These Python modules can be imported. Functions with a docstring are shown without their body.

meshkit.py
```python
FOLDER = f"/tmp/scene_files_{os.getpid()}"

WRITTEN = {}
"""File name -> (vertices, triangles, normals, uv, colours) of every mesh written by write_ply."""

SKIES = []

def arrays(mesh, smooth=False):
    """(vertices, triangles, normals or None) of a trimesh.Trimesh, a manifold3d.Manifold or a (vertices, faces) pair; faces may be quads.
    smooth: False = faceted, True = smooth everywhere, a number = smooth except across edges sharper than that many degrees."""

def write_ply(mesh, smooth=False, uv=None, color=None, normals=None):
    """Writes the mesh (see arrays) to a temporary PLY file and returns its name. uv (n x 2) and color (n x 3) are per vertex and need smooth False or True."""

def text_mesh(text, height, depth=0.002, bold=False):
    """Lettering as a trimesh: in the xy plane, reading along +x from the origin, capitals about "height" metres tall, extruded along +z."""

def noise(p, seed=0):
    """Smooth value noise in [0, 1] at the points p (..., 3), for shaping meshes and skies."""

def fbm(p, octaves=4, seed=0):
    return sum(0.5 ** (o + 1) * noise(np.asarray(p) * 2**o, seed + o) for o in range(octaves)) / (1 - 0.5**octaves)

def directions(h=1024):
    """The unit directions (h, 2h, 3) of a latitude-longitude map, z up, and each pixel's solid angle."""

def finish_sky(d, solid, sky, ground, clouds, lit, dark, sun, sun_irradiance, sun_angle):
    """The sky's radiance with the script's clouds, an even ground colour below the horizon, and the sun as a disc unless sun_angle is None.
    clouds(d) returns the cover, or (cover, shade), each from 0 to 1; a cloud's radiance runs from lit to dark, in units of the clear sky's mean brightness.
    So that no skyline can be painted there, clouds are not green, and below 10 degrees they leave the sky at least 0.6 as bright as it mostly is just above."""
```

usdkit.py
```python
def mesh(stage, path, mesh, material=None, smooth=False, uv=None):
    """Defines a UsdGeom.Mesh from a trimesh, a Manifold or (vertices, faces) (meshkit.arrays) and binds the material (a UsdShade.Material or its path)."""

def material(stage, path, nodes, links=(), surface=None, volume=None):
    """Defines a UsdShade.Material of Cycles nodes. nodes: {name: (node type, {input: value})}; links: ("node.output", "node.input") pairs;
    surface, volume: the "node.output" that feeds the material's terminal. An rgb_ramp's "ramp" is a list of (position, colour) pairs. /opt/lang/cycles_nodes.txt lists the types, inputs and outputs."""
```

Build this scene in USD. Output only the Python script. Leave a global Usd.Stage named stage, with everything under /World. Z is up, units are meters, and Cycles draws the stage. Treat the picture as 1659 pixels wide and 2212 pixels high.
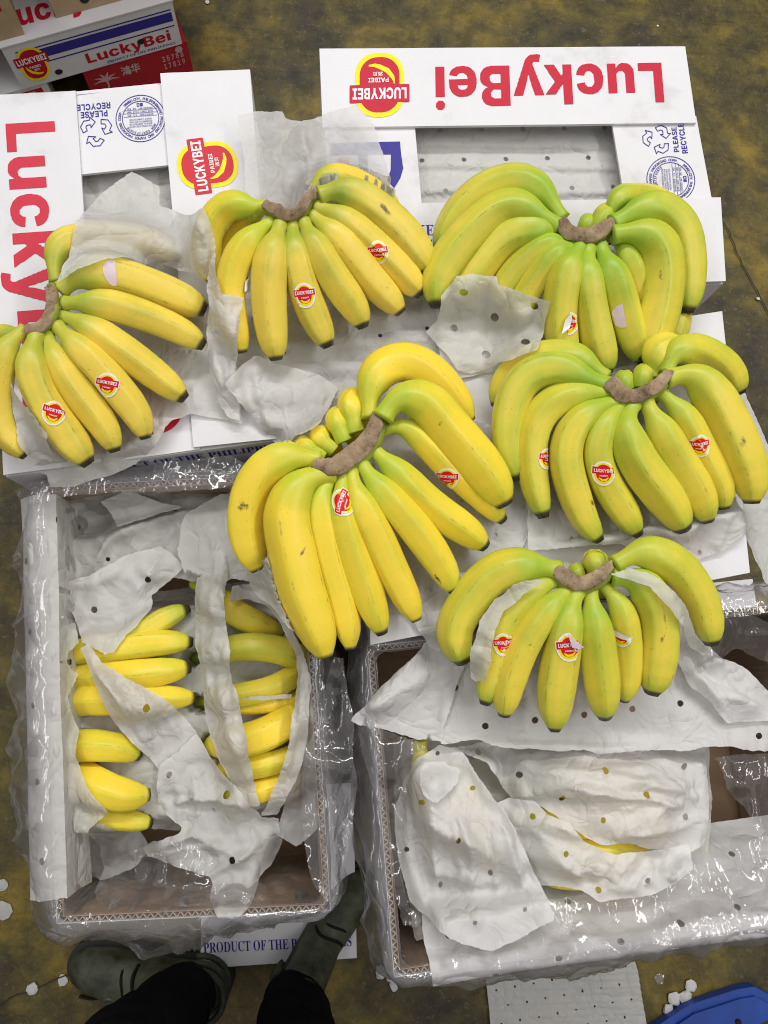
import math, glob
import numpy as np, trimesh, shapely
from shapely import affinity
from shapely.geometry import Polygon, LineString, Point, box as sbox
from scipy.spatial import Delaunay
from scipy.ndimage import gaussian_filter, maximum_filter, map_coordinates
from PIL import Image, ImageDraw, ImageFont
import usdkit, meshkit
from pxr import Usd, UsdGeom, UsdLux, UsdShade, Gf, Sdf, Vt

stage = Usd.Stage.CreateInMemory()
UsdGeom.SetStageUpAxis(stage, UsdGeom.Tokens.z)
UsdGeom.Xform.Define(stage, '/World')
# ------------------------------------------------------------------ camera
F, CZ, NX, NY = 1661.0, 1.75, 714.0, 1429.0           # focal length in sketch pixels, camera height, plumb point in the sketch
_n = np.array([(NX - 829.5) / F, -(NY - 1106) / F, 1.0]); _n /= np.linalg.norm(_n)
_ex = np.array([1, 0, 0]) - _n * _n[0]; _ex /= np.linalg.norm(_ex)
_ez = -_n; _ey = np.cross(_ez, _ex)
if _ey[1] < 0: _ey = -_ey
_W = np.stack([_ex, _ey, _ez]); RT, UP, FW = _W[:, 0], _W[:, 1], _W[:, 2]
CAM = np.array([0, 0, CZ])
def ray(x, y):
    x, y = np.asarray(x, float), np.asarray(y, float)
    return FW + RT * ((x - 829.5) / F)[..., None] + UP * ((1106 - y) / F)[..., None]
def at(x, y, z):
    d = ray(x, y)
    return CAM + d * ((np.asarray(z, float) - CZ) / d[..., 2])[..., None]
def depth(p): return (np.asarray(p) - CAM) @ FW
def pix(p):
    q = np.asarray(p) - CAM; d = q @ FW
    return np.stack([829.5 + F * (q @ RT) / d, 1106 - F * (q @ UP) / d], -1)
cam = UsdGeom.Camera.Define(stage, '/World/camera')
cam.CreateHorizontalApertureAttr(36.0); cam.CreateVerticalApertureAttr(48.0)
cam.CreateFocalLengthAttr(36.0 * F / 1659.0); cam.CreateClippingRangeAttr(Gf.Vec2f(0.05, 100)); cam.CreateExposureAttr(0.0)
cam.CreateFocusDistanceAttr(1.0); cam.CreateFStopAttr(0.0)
_m = np.eye(4); _m[0, :3], _m[1, :3], _m[2, :3], _m[3, :3] = RT, UP, -FW, CAM
cam.AddTransformOp().Set(Gf.Matrix4d(*_m.ravel().tolist()))
# ------------------------------------------------------------------ lamps: ceiling tubes out of view, and an added fill panel overhead
def lamp(name, pos, w, h, power, color, rot=(0, 0, 0)):
    l = UsdLux.RectLight.Define(stage, '/World/' + name)
    l.CreateWidthAttr(w); l.CreateHeightAttr(h); l.CreateIntensityAttr(power); l.CreateColorAttr(Gf.Vec3f(*color))
    x = UsdGeom.Xformable(l); x.AddTranslateOp().Set(Gf.Vec3d(*pos)); x.AddRotateXYZOp().Set(Gf.Vec3f(*rot))
LAMPS = 1.42
lamp('ceiling_lamp', (0.1, 3.0, 4.6), 3.6, 0.35, 26.0 * LAMPS, (1.0, 0.985, 0.96))  # out of view, placed so shadows fall towards the camera
lamp('ceiling_lamp_001', (2.6, 0.6, 4.6), 0.35, 4.0, 13.0 * LAMPS, (1.0, 0.985, 0.96))  # out of view, lights the scene from the right
lamp('ceiling_lamp_002', (-2.4, 0.2, 4.6), 0.35, 3.0, 7.0 * LAMPS, (0.97, 0.985, 1.0))  # out of view, weaker light from the left
lamp('ceiling_bounce', (0.4, 0.4, 5.2), 14.0, 14.0, 0.36 * LAMPS, (1.0, 0.98, 0.97))  # added glowing panel high overhead, lifts the darker areas

# ------------------------------------------------------------------ helpers
rng = np.random.default_rng(7)
_used = {}
def numbered(path):
    k = _used.get(path, 0); _used[path] = k + 1
    return path if k == 0 else f'{path}_{k:03d}'
def tag(prim, label=None, cat=None, group=None, kind=None):
    for k, v in (('label', label), ('category', cat), ('group', group), ('kind', kind)):
        if v: prim.SetCustomDataByKey(k, v)
def thing(name, label, cat, group=None):
    p = UsdGeom.Xform.Define(stage, numbered('/World/' + name)).GetPrim()
    tag(p, label, cat, group); return p
def put(name, mesh, mat, parent=None, smooth=False, label=None, cat=None, group=None, kind=None, attrs=None, uv=None):
    base = str(parent.GetPath()) if parent is not None else '/World'
    m = usdkit.mesh(stage, numbered(base + '/' + name), mesh, M[mat], smooth=smooth, uv=uv)
    m.CreateDoubleSidedAttr(True)
    tag(m.GetPrim(), label, cat, group, kind)
    for k, v in (attrs or {}).items():
        v = np.asarray(v)
        if v.ndim == 2:
            UsdGeom.PrimvarsAPI(m).CreatePrimvar(k, Sdf.ValueTypeNames.Color3fArray, 'vertex').Set(Vt.Vec3fArray.FromNumpy(v.astype(np.float32)))
        else:
            UsdGeom.PrimvarsAPI(m).CreatePrimvar(k, Sdf.ValueTypeNames.FloatArray, 'vertex').Set(Vt.FloatArray.FromNumpy(v.astype(np.float32)))
    return m.GetPrim()
def cat(meshes): return trimesh.util.concatenate([trimesh.Trimesh(np.asarray(m.vertices), np.asarray(m.faces), process=False) for m in meshes])
def boxm(lo, hi):
    b = trimesh.creation.box([hi[i] - lo[i] for i in range(3)]); b.apply_translation([(hi[i] + lo[i]) / 2 for i in range(3)]); return b
def hexa(bot, top):
    """a solid between two quads given in the same turning order"""
    v = np.vstack([bot, top]); f = [[0, 2, 1], [0, 3, 2], [4, 5, 6], [4, 6, 7]]
    for i in range(4):
        j = (i + 1) % 4; f += [[i, j, j + 4], [i, j + 4, i + 4]]
    m = trimesh.Trimesh(v, f, process=False)
    if m.volume < 0: m.invert()
    return m
def lin(c):
    c = np.asarray(c, float) / 255.0
    return np.where(c <= 0.04045, c / 12.92, ((c + 0.055) / 1.055) ** 2.4)

# ------------------------------------------------------------------ materials
M = {}
def mat(name, nodes, links, surface): M[name] = usdkit.material(stage, '/World/Looks/' + name, nodes, links, surface=surface)
def plain(name, color, rough=0.6, spec=0.3, bump=0.0, bscale=80, var=0.0, vscale=6):
    n = {'t': ('texture_coordinate', {}), 'p': ('principled_bsdf', {'base_color': color, 'roughness': rough, 'specular_ior_level': spec})}
    l = []
    if bump:
        n['n'] = ('noise_texture', {'scale': bscale, 'detail': 4}); n['b'] = ('bump', {'strength': bump, 'distance': 0.002})
        l += [('t.object', 'n.vector'), ('n.fac', 'b.height'), ('b.normal', 'p.normal')]
    if var:
        n['v'] = ('noise_texture', {'scale': vscale, 'detail': 5, 'roughness': 0.6})
        n['r'] = ('rgb_ramp', {'ramp': [(0.3, tuple(np.array(color) * (1 - var))), (0.7, tuple(np.minimum(np.array(color) * (1 + var * 0.4), 1)))]})
        l += [('t.object', 'v.vector'), ('v.fac', 'r.fac'), ('r.color', 'p.base_color')]
    mat(name, n, l, 'p.BSDF')
def printmat(name, rough=0.5):
    mat(name, {'a': ('attribute', {'attribute': 'tint'}), 't': ('texture_coordinate', {}), 'n': ('noise_texture', {'scale': 160, 'detail': 4, 'roughness': 0.7}),
               'r': ('rgb_ramp', {'ramp': [(0.34, (0.86, 0.86, 0.86)), (0.5, (1, 1, 1))]}), 'm': ('mix_color', {'blend_type': 'multiply', 'fac': 0.5}),
               'p': ('principled_bsdf', {'roughness': rough, 'specular_ior_level': 0.3})},
        [('t.object', 'n.vector'), ('n.fac', 'r.fac'), ('a.color', 'm.a'), ('r.color', 'm.b'), ('m.result', 'p.base_color')], 'p.BSDF')
printmat('print_ink', 0.55); printmat('sticker', 0.32)
# white liner board: faint flute lines and scuffs
mat('white_card', {'t': ('texture_coordinate', {}), 'mp': ('mapping', {'scale': (150, 5, 5)}), 'n': ('noise_texture', {'scale': 1.0, 'detail': 2}),
                   'n2': ('noise_texture', {'scale': 9, 'detail': 6, 'roughness': 0.65}), 'r': ('rgb_ramp', {'ramp': [(0.27, (0.54, 0.53, 0.53)), (0.42, (0.69, 0.68, 0.70)), (0.75, (0.735, 0.725, 0.75))]}),
                   'b': ('bump', {'strength': 0.12, 'distance': 0.001}), 'n3': ('noise_texture', {'scale': 9, 'detail': 3}), 'b2': ('bump', {'strength': 0.5, 'distance': 0.006}),
                   'p': ('principled_bsdf', {'roughness': 0.5, 'specular_ior_level': 0.3})},
    [('t.object', 'mp.vector'), ('mp.vector', 'n.vector'), ('t.object', 'n2.vector'), ('n2.fac', 'r.fac'), ('r.color', 'p.base_color'), ('t.object', 'n3.vector'), ('n3.fac', 'b2.height'), ('n.fac', 'b.height'), ('b2.normal', 'b.normal'), ('b.normal', 'p.normal')], 'p.BSDF')
plain('brown_card', (0.42, 0.29, 0.185), 0.75, 0.2, 0.2, 120, 0.25, 12)
plain('tan_card', (0.50, 0.37, 0.23), 0.75, 0.2, 0.2, 120, 0.2, 12)
plain('flute', (0.55, 0.43, 0.29), 0.8, 0.15)
plain('red_card', (0.45, 0.02, 0.035), 0.5, 0.3, 0.1, 90, 0.2, 8)
plain('grey_card', (0.62, 0.61, 0.63), 0.6, 0.2, 0.1, 90, 0.15, 8)
plain('hole_dark', (0.02, 0.018, 0.016), 0.9, 0.1)
plain('trousers', (0.012, 0.012, 0.015), 0.95, 0.05, 0.5, 300, 0.3, 40)
plain('boot', (0.085, 0.090, 0.060), 0.55, 0.35, 0.7, 45, 0.75, 26)
plain('boot_sole', (0.028, 0.030, 0.024), 0.6, 0.3, 0.2, 90)
plain('boot_lace', (0.015, 0.016, 0.012), 0.8, 0.1)
plain('boot_metal', (0.10, 0.10, 0.09), 0.4, 0.5)
plain('blue_plastic', (0.010, 0.058, 0.33), 0.4, 0.45, 0.15, 60, 0.2, 15)
plain('white_scrap', (0.60, 0.59, 0.58), 0.6, 0.3, 0.3, 150)
plain('twig', (0.02, 0.018, 0.012), 0.9, 0.1)
# thin foam wrap: white diffuse, partly translucent, a little see-through, fine sparkling grain
def foam(name, color, see=0.16, gloss=0.3):
    mat(name, {'t': ('texture_coordinate', {}), 'n': ('noise_texture', {'scale': 420, 'detail': 2, 'roughness': 0.7}), 'n2': ('noise_texture', {'scale': 55, 'detail': 4, 'roughness': 0.6}),
               'mx': ('mix_float', {'fac': 0.55}), 'b': ('bump', {'strength': 0.22, 'distance': 0.0016}), 'dn': ('noise_texture', {'scale': 14, 'detail': 2}), 'dm': ('mix_vector', {'fac': 0.10}), 'vo': ('voronoi_texture', {'feature': 'distance_to_edge', 'scale': 20}), 'vo2': ('voronoi_texture', {'feature': 'distance_to_edge', 'scale': 47}), 'va': ('math', {'math_type': 'multiply_add', 'value2': 0.35}), 'vp': ('math', {'math_type': 'power', 'value2': 0.6}), 'b0': ('bump', {'strength': 0.45, 'distance': 0.010}),
               'p': ('principled_bsdf', {'base_color': color, 'roughness': 0.42, 'specular_ior_level': gloss}), 'tl': ('translucent_bsdf', {'color': color}),
               'm1': ('mix_closure', {'fac': 0.30}), 'tr': ('transparent_bsdf', {'color': (1, 1, 1)}), 'm2': ('mix_closure', {}),
               'sr': ('map_range', {'from_min': 0.3, 'from_max': 0.7, 'to_min': see * 0.6, 'to_max': see * 1.4, 'clamp': True})},
        [('t.object', 'n.vector'), ('t.object', 'n2.vector'), ('t.object', 'dn.vector'), ('t.object', 'dm.a'), ('dn.color', 'dm.b'), ('dm.result', 'vo.vector'), ('dm.result', 'vo2.vector'), ('vo2.distance', 'va.value1'), ('vo.distance', 'va.value3'), ('va.value', 'vp.value1'), ('vp.value', 'b0.height'), ('b0.normal', 'b.normal'), ('n.fac', 'mx.a'), ('n2.fac', 'mx.b'), ('mx.result', 'b.height'), ('b.normal', 'p.normal'), ('b0.normal', 'tl.normal'), ('p.BSDF', 'm1.closure1'), ('tl.BSDF', 'm1.closure2'),
         ('n2.fac', 'sr.value'), ('sr.result', 'm2.fac'), ('m1.closure', 'm2.closure1'), ('tr.BSDF', 'm2.closure2')], 'm2.closure')
foam('foam_white', (0.75, 0.74, 0.715), 0.10); foam('foam_thin', (0.74, 0.73, 0.70), 0.20); foam('foam_cream', (0.76, 0.75, 0.69), 0.17); foam('foam_veil', (0.74, 0.735, 0.72), 0.28); foam('foam_bright', (0.84, 0.83, 0.82), 0.09)
# clear plastic film
def film(name, see=0.905, haze=(0.86, 0.84, 0.86), rough=0.09, bs=0.6):
    mat(name, {'t': ('texture_coordinate', {}), 'mp': ('mapping', {'scale': (30, 11, 18), 'rotation': (0.3, 0.2, 0.7)}), 'n': ('noise_texture', {'scale': 1.0, 'detail': 3, 'roughness': 0.5, 'distortion': 1.0}), 'v': ('voronoi_texture', {'feature': 'distance_to_edge', 'scale': 30}),
               'vp': ('math', {'math_type': 'power', 'value2': 0.35}), 'mx': ('mix_float', {'fac': 0.3}), 'b': ('bump', {'strength': bs, 'distance': 0.008}),
               'd': ('diffuse_bsdf', {'color': haze}), 'tl': ('translucent_bsdf', {'color': haze}), 'dd': ('mix_closure', {'fac': 0.45}),
               'tr': ('transparent_bsdf', {'color': (0.985, 0.98, 0.985)}), 'm1': ('mix_closure', {'fac': see}),
               'g': ('glossy_bsdf', {'color': (1, 1, 1), 'roughness': rough}), 'f': ('fresnel', {'IOR': 1.5}), 'ff': ('math', {'math_type': 'multiply_add', 'value2': 0.55, 'value3': 0.03}), 'm2': ('mix_closure', {})},
        [('t.object', 'mp.vector'), ('mp.vector', 'n.vector'), ('t.object', 'v.vector'), ('v.distance', 'vp.value1'), ('n.fac', 'mx.a'), ('vp.value', 'mx.b'), ('mx.result', 'b.height'), ('b.normal', 'g.normal'),
         ('d.BSDF', 'dd.closure1'), ('tl.BSDF', 'dd.closure2'), ('dd.closure', 'm1.closure1'), ('tr.BSDF', 'm1.closure2'), ('f.fac', 'ff.value1'), ('ff.value', 'm2.fac'), ('m1.closure', 'm2.closure1'), ('g.BSDF', 'm2.closure2')], 'm2.closure')
film('film')
# banana skins: bt runs from the stalk (0) to the blossom end (1)
def banana_mat(name, yellow, green, g):
    ramp = [(0, (g[0],) * 3), (0.16, (g[0] * 0.95,) * 3), (0.30, (g[1],) * 3), (0.6, (g[2],) * 3), (0.84, (g[2],) * 3), (0.95, (g[3],) * 3), (1, (g[3],) * 3)]
    mat(name, {'a': ('attribute', {'attribute': 'bt'}), 'ar': ('attribute', {'attribute': 'ridge'}), 'gr': ('rgb_ramp', {'ramp': ramp}), 't': ('texture_coordinate', {}), 'o': ('object_info', {}),
               'nv': ('vector_math', {'math_type': 'add'}), 'oc': ('combine_xyz', {}), 'om': ('math', {'math_type': 'multiply', 'value2': 40.0}),
               'n': ('noise_texture', {'scale': 22, 'detail': 4, 'roughness': 0.6}), 'nr': ('map_range', {'from_min': 0.3, 'from_max': 0.7, 'to_min': -0.22, 'to_max': 0.22}),
               'gs': ('math', {'math_type': 'add'}), 'gs2': ('math', {'math_type': 'add'}), 'or': ('map_range', {'from_min': 0, 'from_max': 1, 'to_min': -0.13, 'to_max': 0.13}),
               'rg': ('math', {'math_type': 'multiply_add', 'value2': 0.16}), 'cl': ('clamp', {}),
               'c': ('mix_color', {'a': yellow, 'b': green}),
               's': ('noise_texture', {'scale': 330, 'detail': 2, 'roughness': 0.5}), 'sr': ('rgb_ramp', {'ramp': [(0.70, (0,) * 3), (0.76, (0.55,) * 3)]}), 'c2': ('mix_color', {'b': (0.22, 0.12, 0.03)}),
               'w': ('noise_texture', {'scale': 16, 'detail': 5, 'roughness': 0.7}), 'wr': ('rgb_ramp', {'ramp': [(0.71, (0,) * 3), (0.76, (0.85,) * 3)]}), 'c3': ('mix_color', {'b': (0.07, 0.045, 0.02)}),
               'ko': ('map_range', {'from_min': 0, 'from_max': 1, 'to_min': -0.012, 'to_max': 0.010}), 'ka': ('math', {'math_type': 'add'}), 'am': ('attribute', {'attribute': 'mark'}), 'mn': ('noise_texture', {'scale': 140, 'detail': 4, 'roughness': 0.7}), 'mm': ('math', {'math_type': 'multiply'}), 'mr': ('rgb_ramp', {'ramp': [(0.22, (0,) * 3), (0.42, (0.9,) * 3)]}), 'c5': ('mix_color', {'b': (0.06, 0.04, 0.018)}),
               'rn': ('noise_texture', {'scale': 75, 'detail': 5, 'roughness': 0.7}), 'rp': ('math', {'math_type': 'multiply'}), 'rr2': ('rgb_ramp', {'ramp': [(0.46, (0,) * 3), (0.60, (0.5,) * 3)]}), 'c6': ('mix_color', {'b': (0.30, 0.19, 0.045)}),
               'k': ('rgb_ramp', {'ramp': [(0.0, (0,) * 3), (g[4], (0,) * 3), (g[4] + .020, (0.95,) * 3), (1, (1,) * 3)]}), 'c4': ('mix_color', {'b': (0.035, 0.026, 0.016)}),
               'b': ('bump', {'strength': 0.10, 'distance': 0.0015}), 'nb': ('noise_texture', {'scale': 90, 'detail': 4}),
               'p': ('principled_bsdf', {'roughness': 0.40, 'specular_ior_level': 0.42, 'diffuse_roughness': 0.3})},
        [('a.fac', 'gr.fac'), ('o.random', 'om.value1'), ('om.value', 'oc.x'), ('om.value', 'oc.y'), ('t.object', 'nv.vector1'), ('oc.vector', 'nv.vector2'), ('nv.vector', 'n.vector'), ('n.fac', 'nr.value'), ('gr.color', 'gs.value1'), ('nr.result', 'gs.value2'),
         ('gs.value', 'gs2.value1'), ('o.random', 'or.value'), ('or.result', 'gs2.value2'), ('ar.fac', 'rg.value1'), ('gs2.value', 'rg.value3'), ('rg.value', 'cl.value'), ('cl.result', 'c.fac'),
         ('nv.vector', 's.vector'), ('s.fac', 'sr.fac'), ('sr.color', 'c2.fac'), ('c.result', 'c2.a'), ('nv.vector', 'w.vector'), ('w.fac', 'wr.fac'), ('wr.color', 'c3.fac'), ('c2.result', 'c3.a'),
         ('o.random', 'ko.value'), ('ko.result', 'ka.value1'), ('a.fac', 'ka.value2'), ('ka.value', 'k.fac'), ('k.color', 'c4.fac'), ('am.fac', 'mm.value1'), ('mn.fac', 'mm.value2'), ('nv.vector', 'mn.vector'), ('mm.value', 'mr.fac'), ('mr.color', 'c5.fac'), ('nv.vector', 'rn.vector'), ('ar.fac', 'rp.value1'), ('rn.fac', 'rp.value2'), ('rp.value', 'rr2.fac'), ('rr2.color', 'c6.fac'), ('c3.result', 'c6.a'), ('c6.result', 'c5.a'), ('c5.result', 'c4.a'), ('c4.result', 'p.base_color'), ('nv.vector', 'nb.vector'), ('nb.fac', 'b.height'), ('b.normal', 'p.normal')], 'p.BSDF')
YEL, GRN = (0.76, 0.53, 0.035), (0.30, 0.42, 0.035)
banana_mat('banana_ripe', (0.87, 0.67, 0.09), GRN, (0.70, 0.10, 0.03, 0.20, .954))
banana_mat('banana_bright', (0.92, 0.70, 0.055), (0.46, 0.58, 0.04), (0.80, 0.18, 0.04, 0.30, .966))
banana_mat('banana_turning', (0.83, 0.67, 0.07), (0.37, 0.52, 0.04), (0.78, 0.36, 0.15, 0.58, .958))
banana_mat('banana_green', (0.80, 0.66, 0.075), (0.33, 0.50, 0.035), (0.92, 0.52, 0.20, 0.66, .958))
plain('crown_green', (0.27, 0.32, 0.045), 0.45, 0.35, 0.2, 70, 0.35, 30)
mat('crown_cut', {'t': ('texture_coordinate', {}), 'n': ('noise_texture', {'scale': 45, 'detail': 6, 'roughness': 0.7}), 'r': ('rgb_ramp', {'ramp': [(0.3, (0.10, 0.07, 0.04)), (0.48, (0.30, 0.21, 0.13)), (0.7, (0.46, 0.35, 0.225))]}),
                  'v': ('voronoi_texture', {'scale': 210}), 'vr': ('rgb_ramp', {'ramp': [(0.1, (0.25,) * 3), (0.28, (1,) * 3)]}), 'm': ('mix_color', {'blend_type': 'multiply', 'fac': 0.55}), 'b': ('bump', {'strength': 0.5, 'distance': 0.003}), 'p': ('principled_bsdf', {'roughness': 0.8, 'specular_ior_level': 0.15})},
    [('t.object', 'n.vector'), ('n.fac', 'r.fac'), ('r.color', 'm.a'), ('t.object', 'v.vector'), ('v.distance', 'vr.fac'), ('vr.color', 'm.b'), ('m.result', 'p.base_color'), ('n.fac', 'b.height'), ('b.normal', 'p.normal')], 'p.BSDF')
# floor: worn olive-yellow paint on dark concrete, stains and a fine grain
mat('floor_paint', {'g': ('geometry', {}), 'n': ('noise_texture', {'scale': 5.2, 'detail': 12, 'roughness': 0.63, 'distortion': 0.4}),
                    'r': ('rgb_ramp', {'ramp': [(0.33, (0.045, 0.038, 0.024)), (0.45, (0.072, 0.057, 0.019)), (0.54, (0.125, 0.094, 0.020)), (0.64, (0.21, 0.148, 0.019)), (0.74, (0.28, 0.20, 0.03))]}),
                    'n2': ('noise_texture', {'scale': 16, 'detail': 6, 'roughness': 0.7}), 'r2': ('rgb_ramp', {'ramp': [(0.40, (0.42, 0.42, 0.45)), (0.56, (1, 1, 1))]}), 'm': ('mix_color', {'blend_type': 'multiply', 'fac': 0.75}),
                    'n3': ('noise_texture', {'scale': 220, 'detail': 3, 'roughness': 0.8}), 'r3': ('rgb_ramp', {'ramp': [(0.35, (0.75,) * 3), (0.7, (1.2,) * 3)]}), 'm2': ('mix_color', {'blend_type': 'multiply', 'fac': 0.6, 'use_clamp_result': False}),
                    'n4': ('noise_texture', {'scale': 60, 'detail': 6, 'roughness': 0.85}), 'r4': ('rgb_ramp', {'ramp': [(0.56, (0,) * 3), (0.66, (0.55,) * 3)]}), 'm4': ('mix_color', {'b': (0.21, 0.19, 0.13)}), 'mp5': ('mapping', {'scale': (3, 40, 1), 'rotation': (0, 0, 0.6)}), 'n5': ('noise_texture', {'scale': 2.0, 'detail': 5, 'roughness': 0.6}), 'r5': ('rgb_ramp', {'ramp': [(0.30, (0.55,) * 3), (0.40, (1,) * 3)]}), 'm5': ('mix_color', {'blend_type': 'multiply', 'fac': 0.7}),
                    'b': ('bump', {'strength': 0.3, 'distance': 0.004}), 'p': ('principled_bsdf', {'roughness': 0.55, 'specular_ior_level': 0.35})},
    [('g.position', 'n4.vector'), ('n4.fac', 'r4.fac'), ('r4.color', 'm4.fac'), ('m2.result', 'm4.a'), ('g.position', 'mp5.vector'), ('mp5.vector', 'n5.vector'), ('n5.fac', 'r5.fac'), ('m4.result', 'm5.a'), ('r5.color', 'm5.b'), ('g.position', 'n.vector'), ('g.position', 'n2.vector'), ('g.position', 'n3.vector'), ('n.fac', 'r.fac'), ('r.color', 'm.a'), ('n2.fac', 'r2.fac'), ('r2.color', 'm.b'), ('m.result', 'm2.a'), ('n3.fac', 'r3.fac'), ('r3.color', 'm2.b'), ('m5.result', 'p.base_color'), ('n2.fac', 'b.height'), ('b.normal', 'p.normal')], 'p.BSDF')

# ------------------------------------------------------------------ lettering and marks (flat print)
_fd = glob.glob('/opt/blender-*/*/datafiles/fonts/')[0]
_fonts = {}
def font(kind):
    if kind not in _fonts:
        f = ImageFont.truetype(_fd + {'cjk': 'Noto Sans CJK Regular.woff2', 'serif': 'NotoSansMath-Regular.woff2'}.get(kind, 'Inter.woff2'), 120)
        if kind.startswith('w'): f.set_variation_by_axes([14, int(kind[1:])])
        _fonts[kind] = f
    return _fonts[kind]
def text(s, kind='w800', stroke=0, squeeze=1.0):
    """lettering as one shapely shape: capitals 1 high from y = 0, starting at x = 0"""
    f = font(kind)
    if kind == 'serif': s = ''.join(chr(0x1D400 + ord(c) - 65) if 'A' <= c <= 'Z' else c for c in s)
    cap = -f.getbbox('H' if kind != 'serif' else chr(0x1D407), anchor='ls')[1]
    x0, y0, x1, y1 = f.getbbox(s, anchor='ls', stroke_width=stroke)
    im = Image.new('L', (x1 - x0 + 8, y1 - y0 + 8))
    ImageDraw.Draw(im).text((4 - x0, 4 - y0), s, 255, font=f, anchor='ls', stroke_width=stroke)
    on = np.pad(np.asarray(im) > 127, ((0, 0), (1, 1))).astype(np.int8)
    r, a = np.nonzero(np.diff(on, axis=1) == 1); b = np.nonzero(np.diff(on, axis=1) == -1)[1]
    g = shapely.union_all(shapely.box(a, -r - 1, b, -r)).buffer(0.7).buffer(-0.7).simplify(0.8)
    k = 1.0 / cap
    return affinity.affine_transform(g, [k * squeeze, 0, 0, k, -4 * k * squeeze, (4 - y0) * k])
def fit(g, w, h, cx=0, cy=0):
    x0, y0, x1, y1 = g.bounds
    return affinity.affine_transform(g, [w / (x1 - x0), 0, 0, h / (y1 - y0), cx - (x0 + x1) / 2 * w / (x1 - x0), cy - (y0 + y1) / 2 * h / (y1 - y0)])
def polys(g): return [p for p in getattr(g, 'geoms', [g]) if p.geom_type == 'Polygon' and p.area > 1e-9]
def flat(layers, maxedge=None):
    """layers of (shape, colour) -> vertices (x, y, layer), faces, colours"""
    V, Fc, Cc, n = [], [], [], 0
    for k, (g, c) in enumerate(layers):
        for p in polys(g):
            v, f = trimesh.creation.triangulate_polygon(p, engine='earcut')
            v = np.column_stack([v, np.full(len(v), float(k))])
            if maxedge: v, f = trimesh.remesh.subdivide_to_size(v, f, maxedge, max_iter=12)
            V.append(v); Fc.append(np.asarray(f) + n); Cc.append(np.tile(c, (len(v), 1))); n += len(v)
    return np.vstack(V), np.vstack(Fc), np.vstack(Cc)
RED, YLW, WHT, BLU, PINK = lin((188, 20, 46)), lin((245, 225, 25)), lin((240, 238, 240)), lin((52, 46, 140)), lin((225, 205, 215))
def rrect(x0, y0, x1, y1, r): return sbox(x0 + r, y0 + r, x1 - r, y1 - r).buffer(r, quad_segs=8)
def crescent(pts, ws):
    g = [Point(*p).buffer(w / 2, quad_segs=5) for p, w in zip(pts, ws)]
    return shapely.union_all([shapely.union_all([a, b]).convex_hull for a, b in zip(g, g[1:])])
def logo(red=RED):
    fruit = crescent([(.17, -.32), (.08, -.325), (0, -.30), (-.13, -.235), (-.215, -.13), (-.24, -.06), (-.245, -.02)], [.03, .06, .075, .085, .065, .03, .02])
    return [(rrect(-.41, -.54, .41, .54, .36), YLW), (rrect(-.335, -.465, .335, .465, .30).union(rrect(-.5, 0, .5, .30, .02)), red), (fruit, YLW),
            (fit(text('LUCKYBEI', 'w800'), .90, .19, 0, .15), WHT), (fit(text('PAIBEI', 'w700'), .34, .075, .02, -.075), WHT), (fit(text('派贝', 'cjk', 2), .17, .075, .03, -.175), WHT)]
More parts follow.
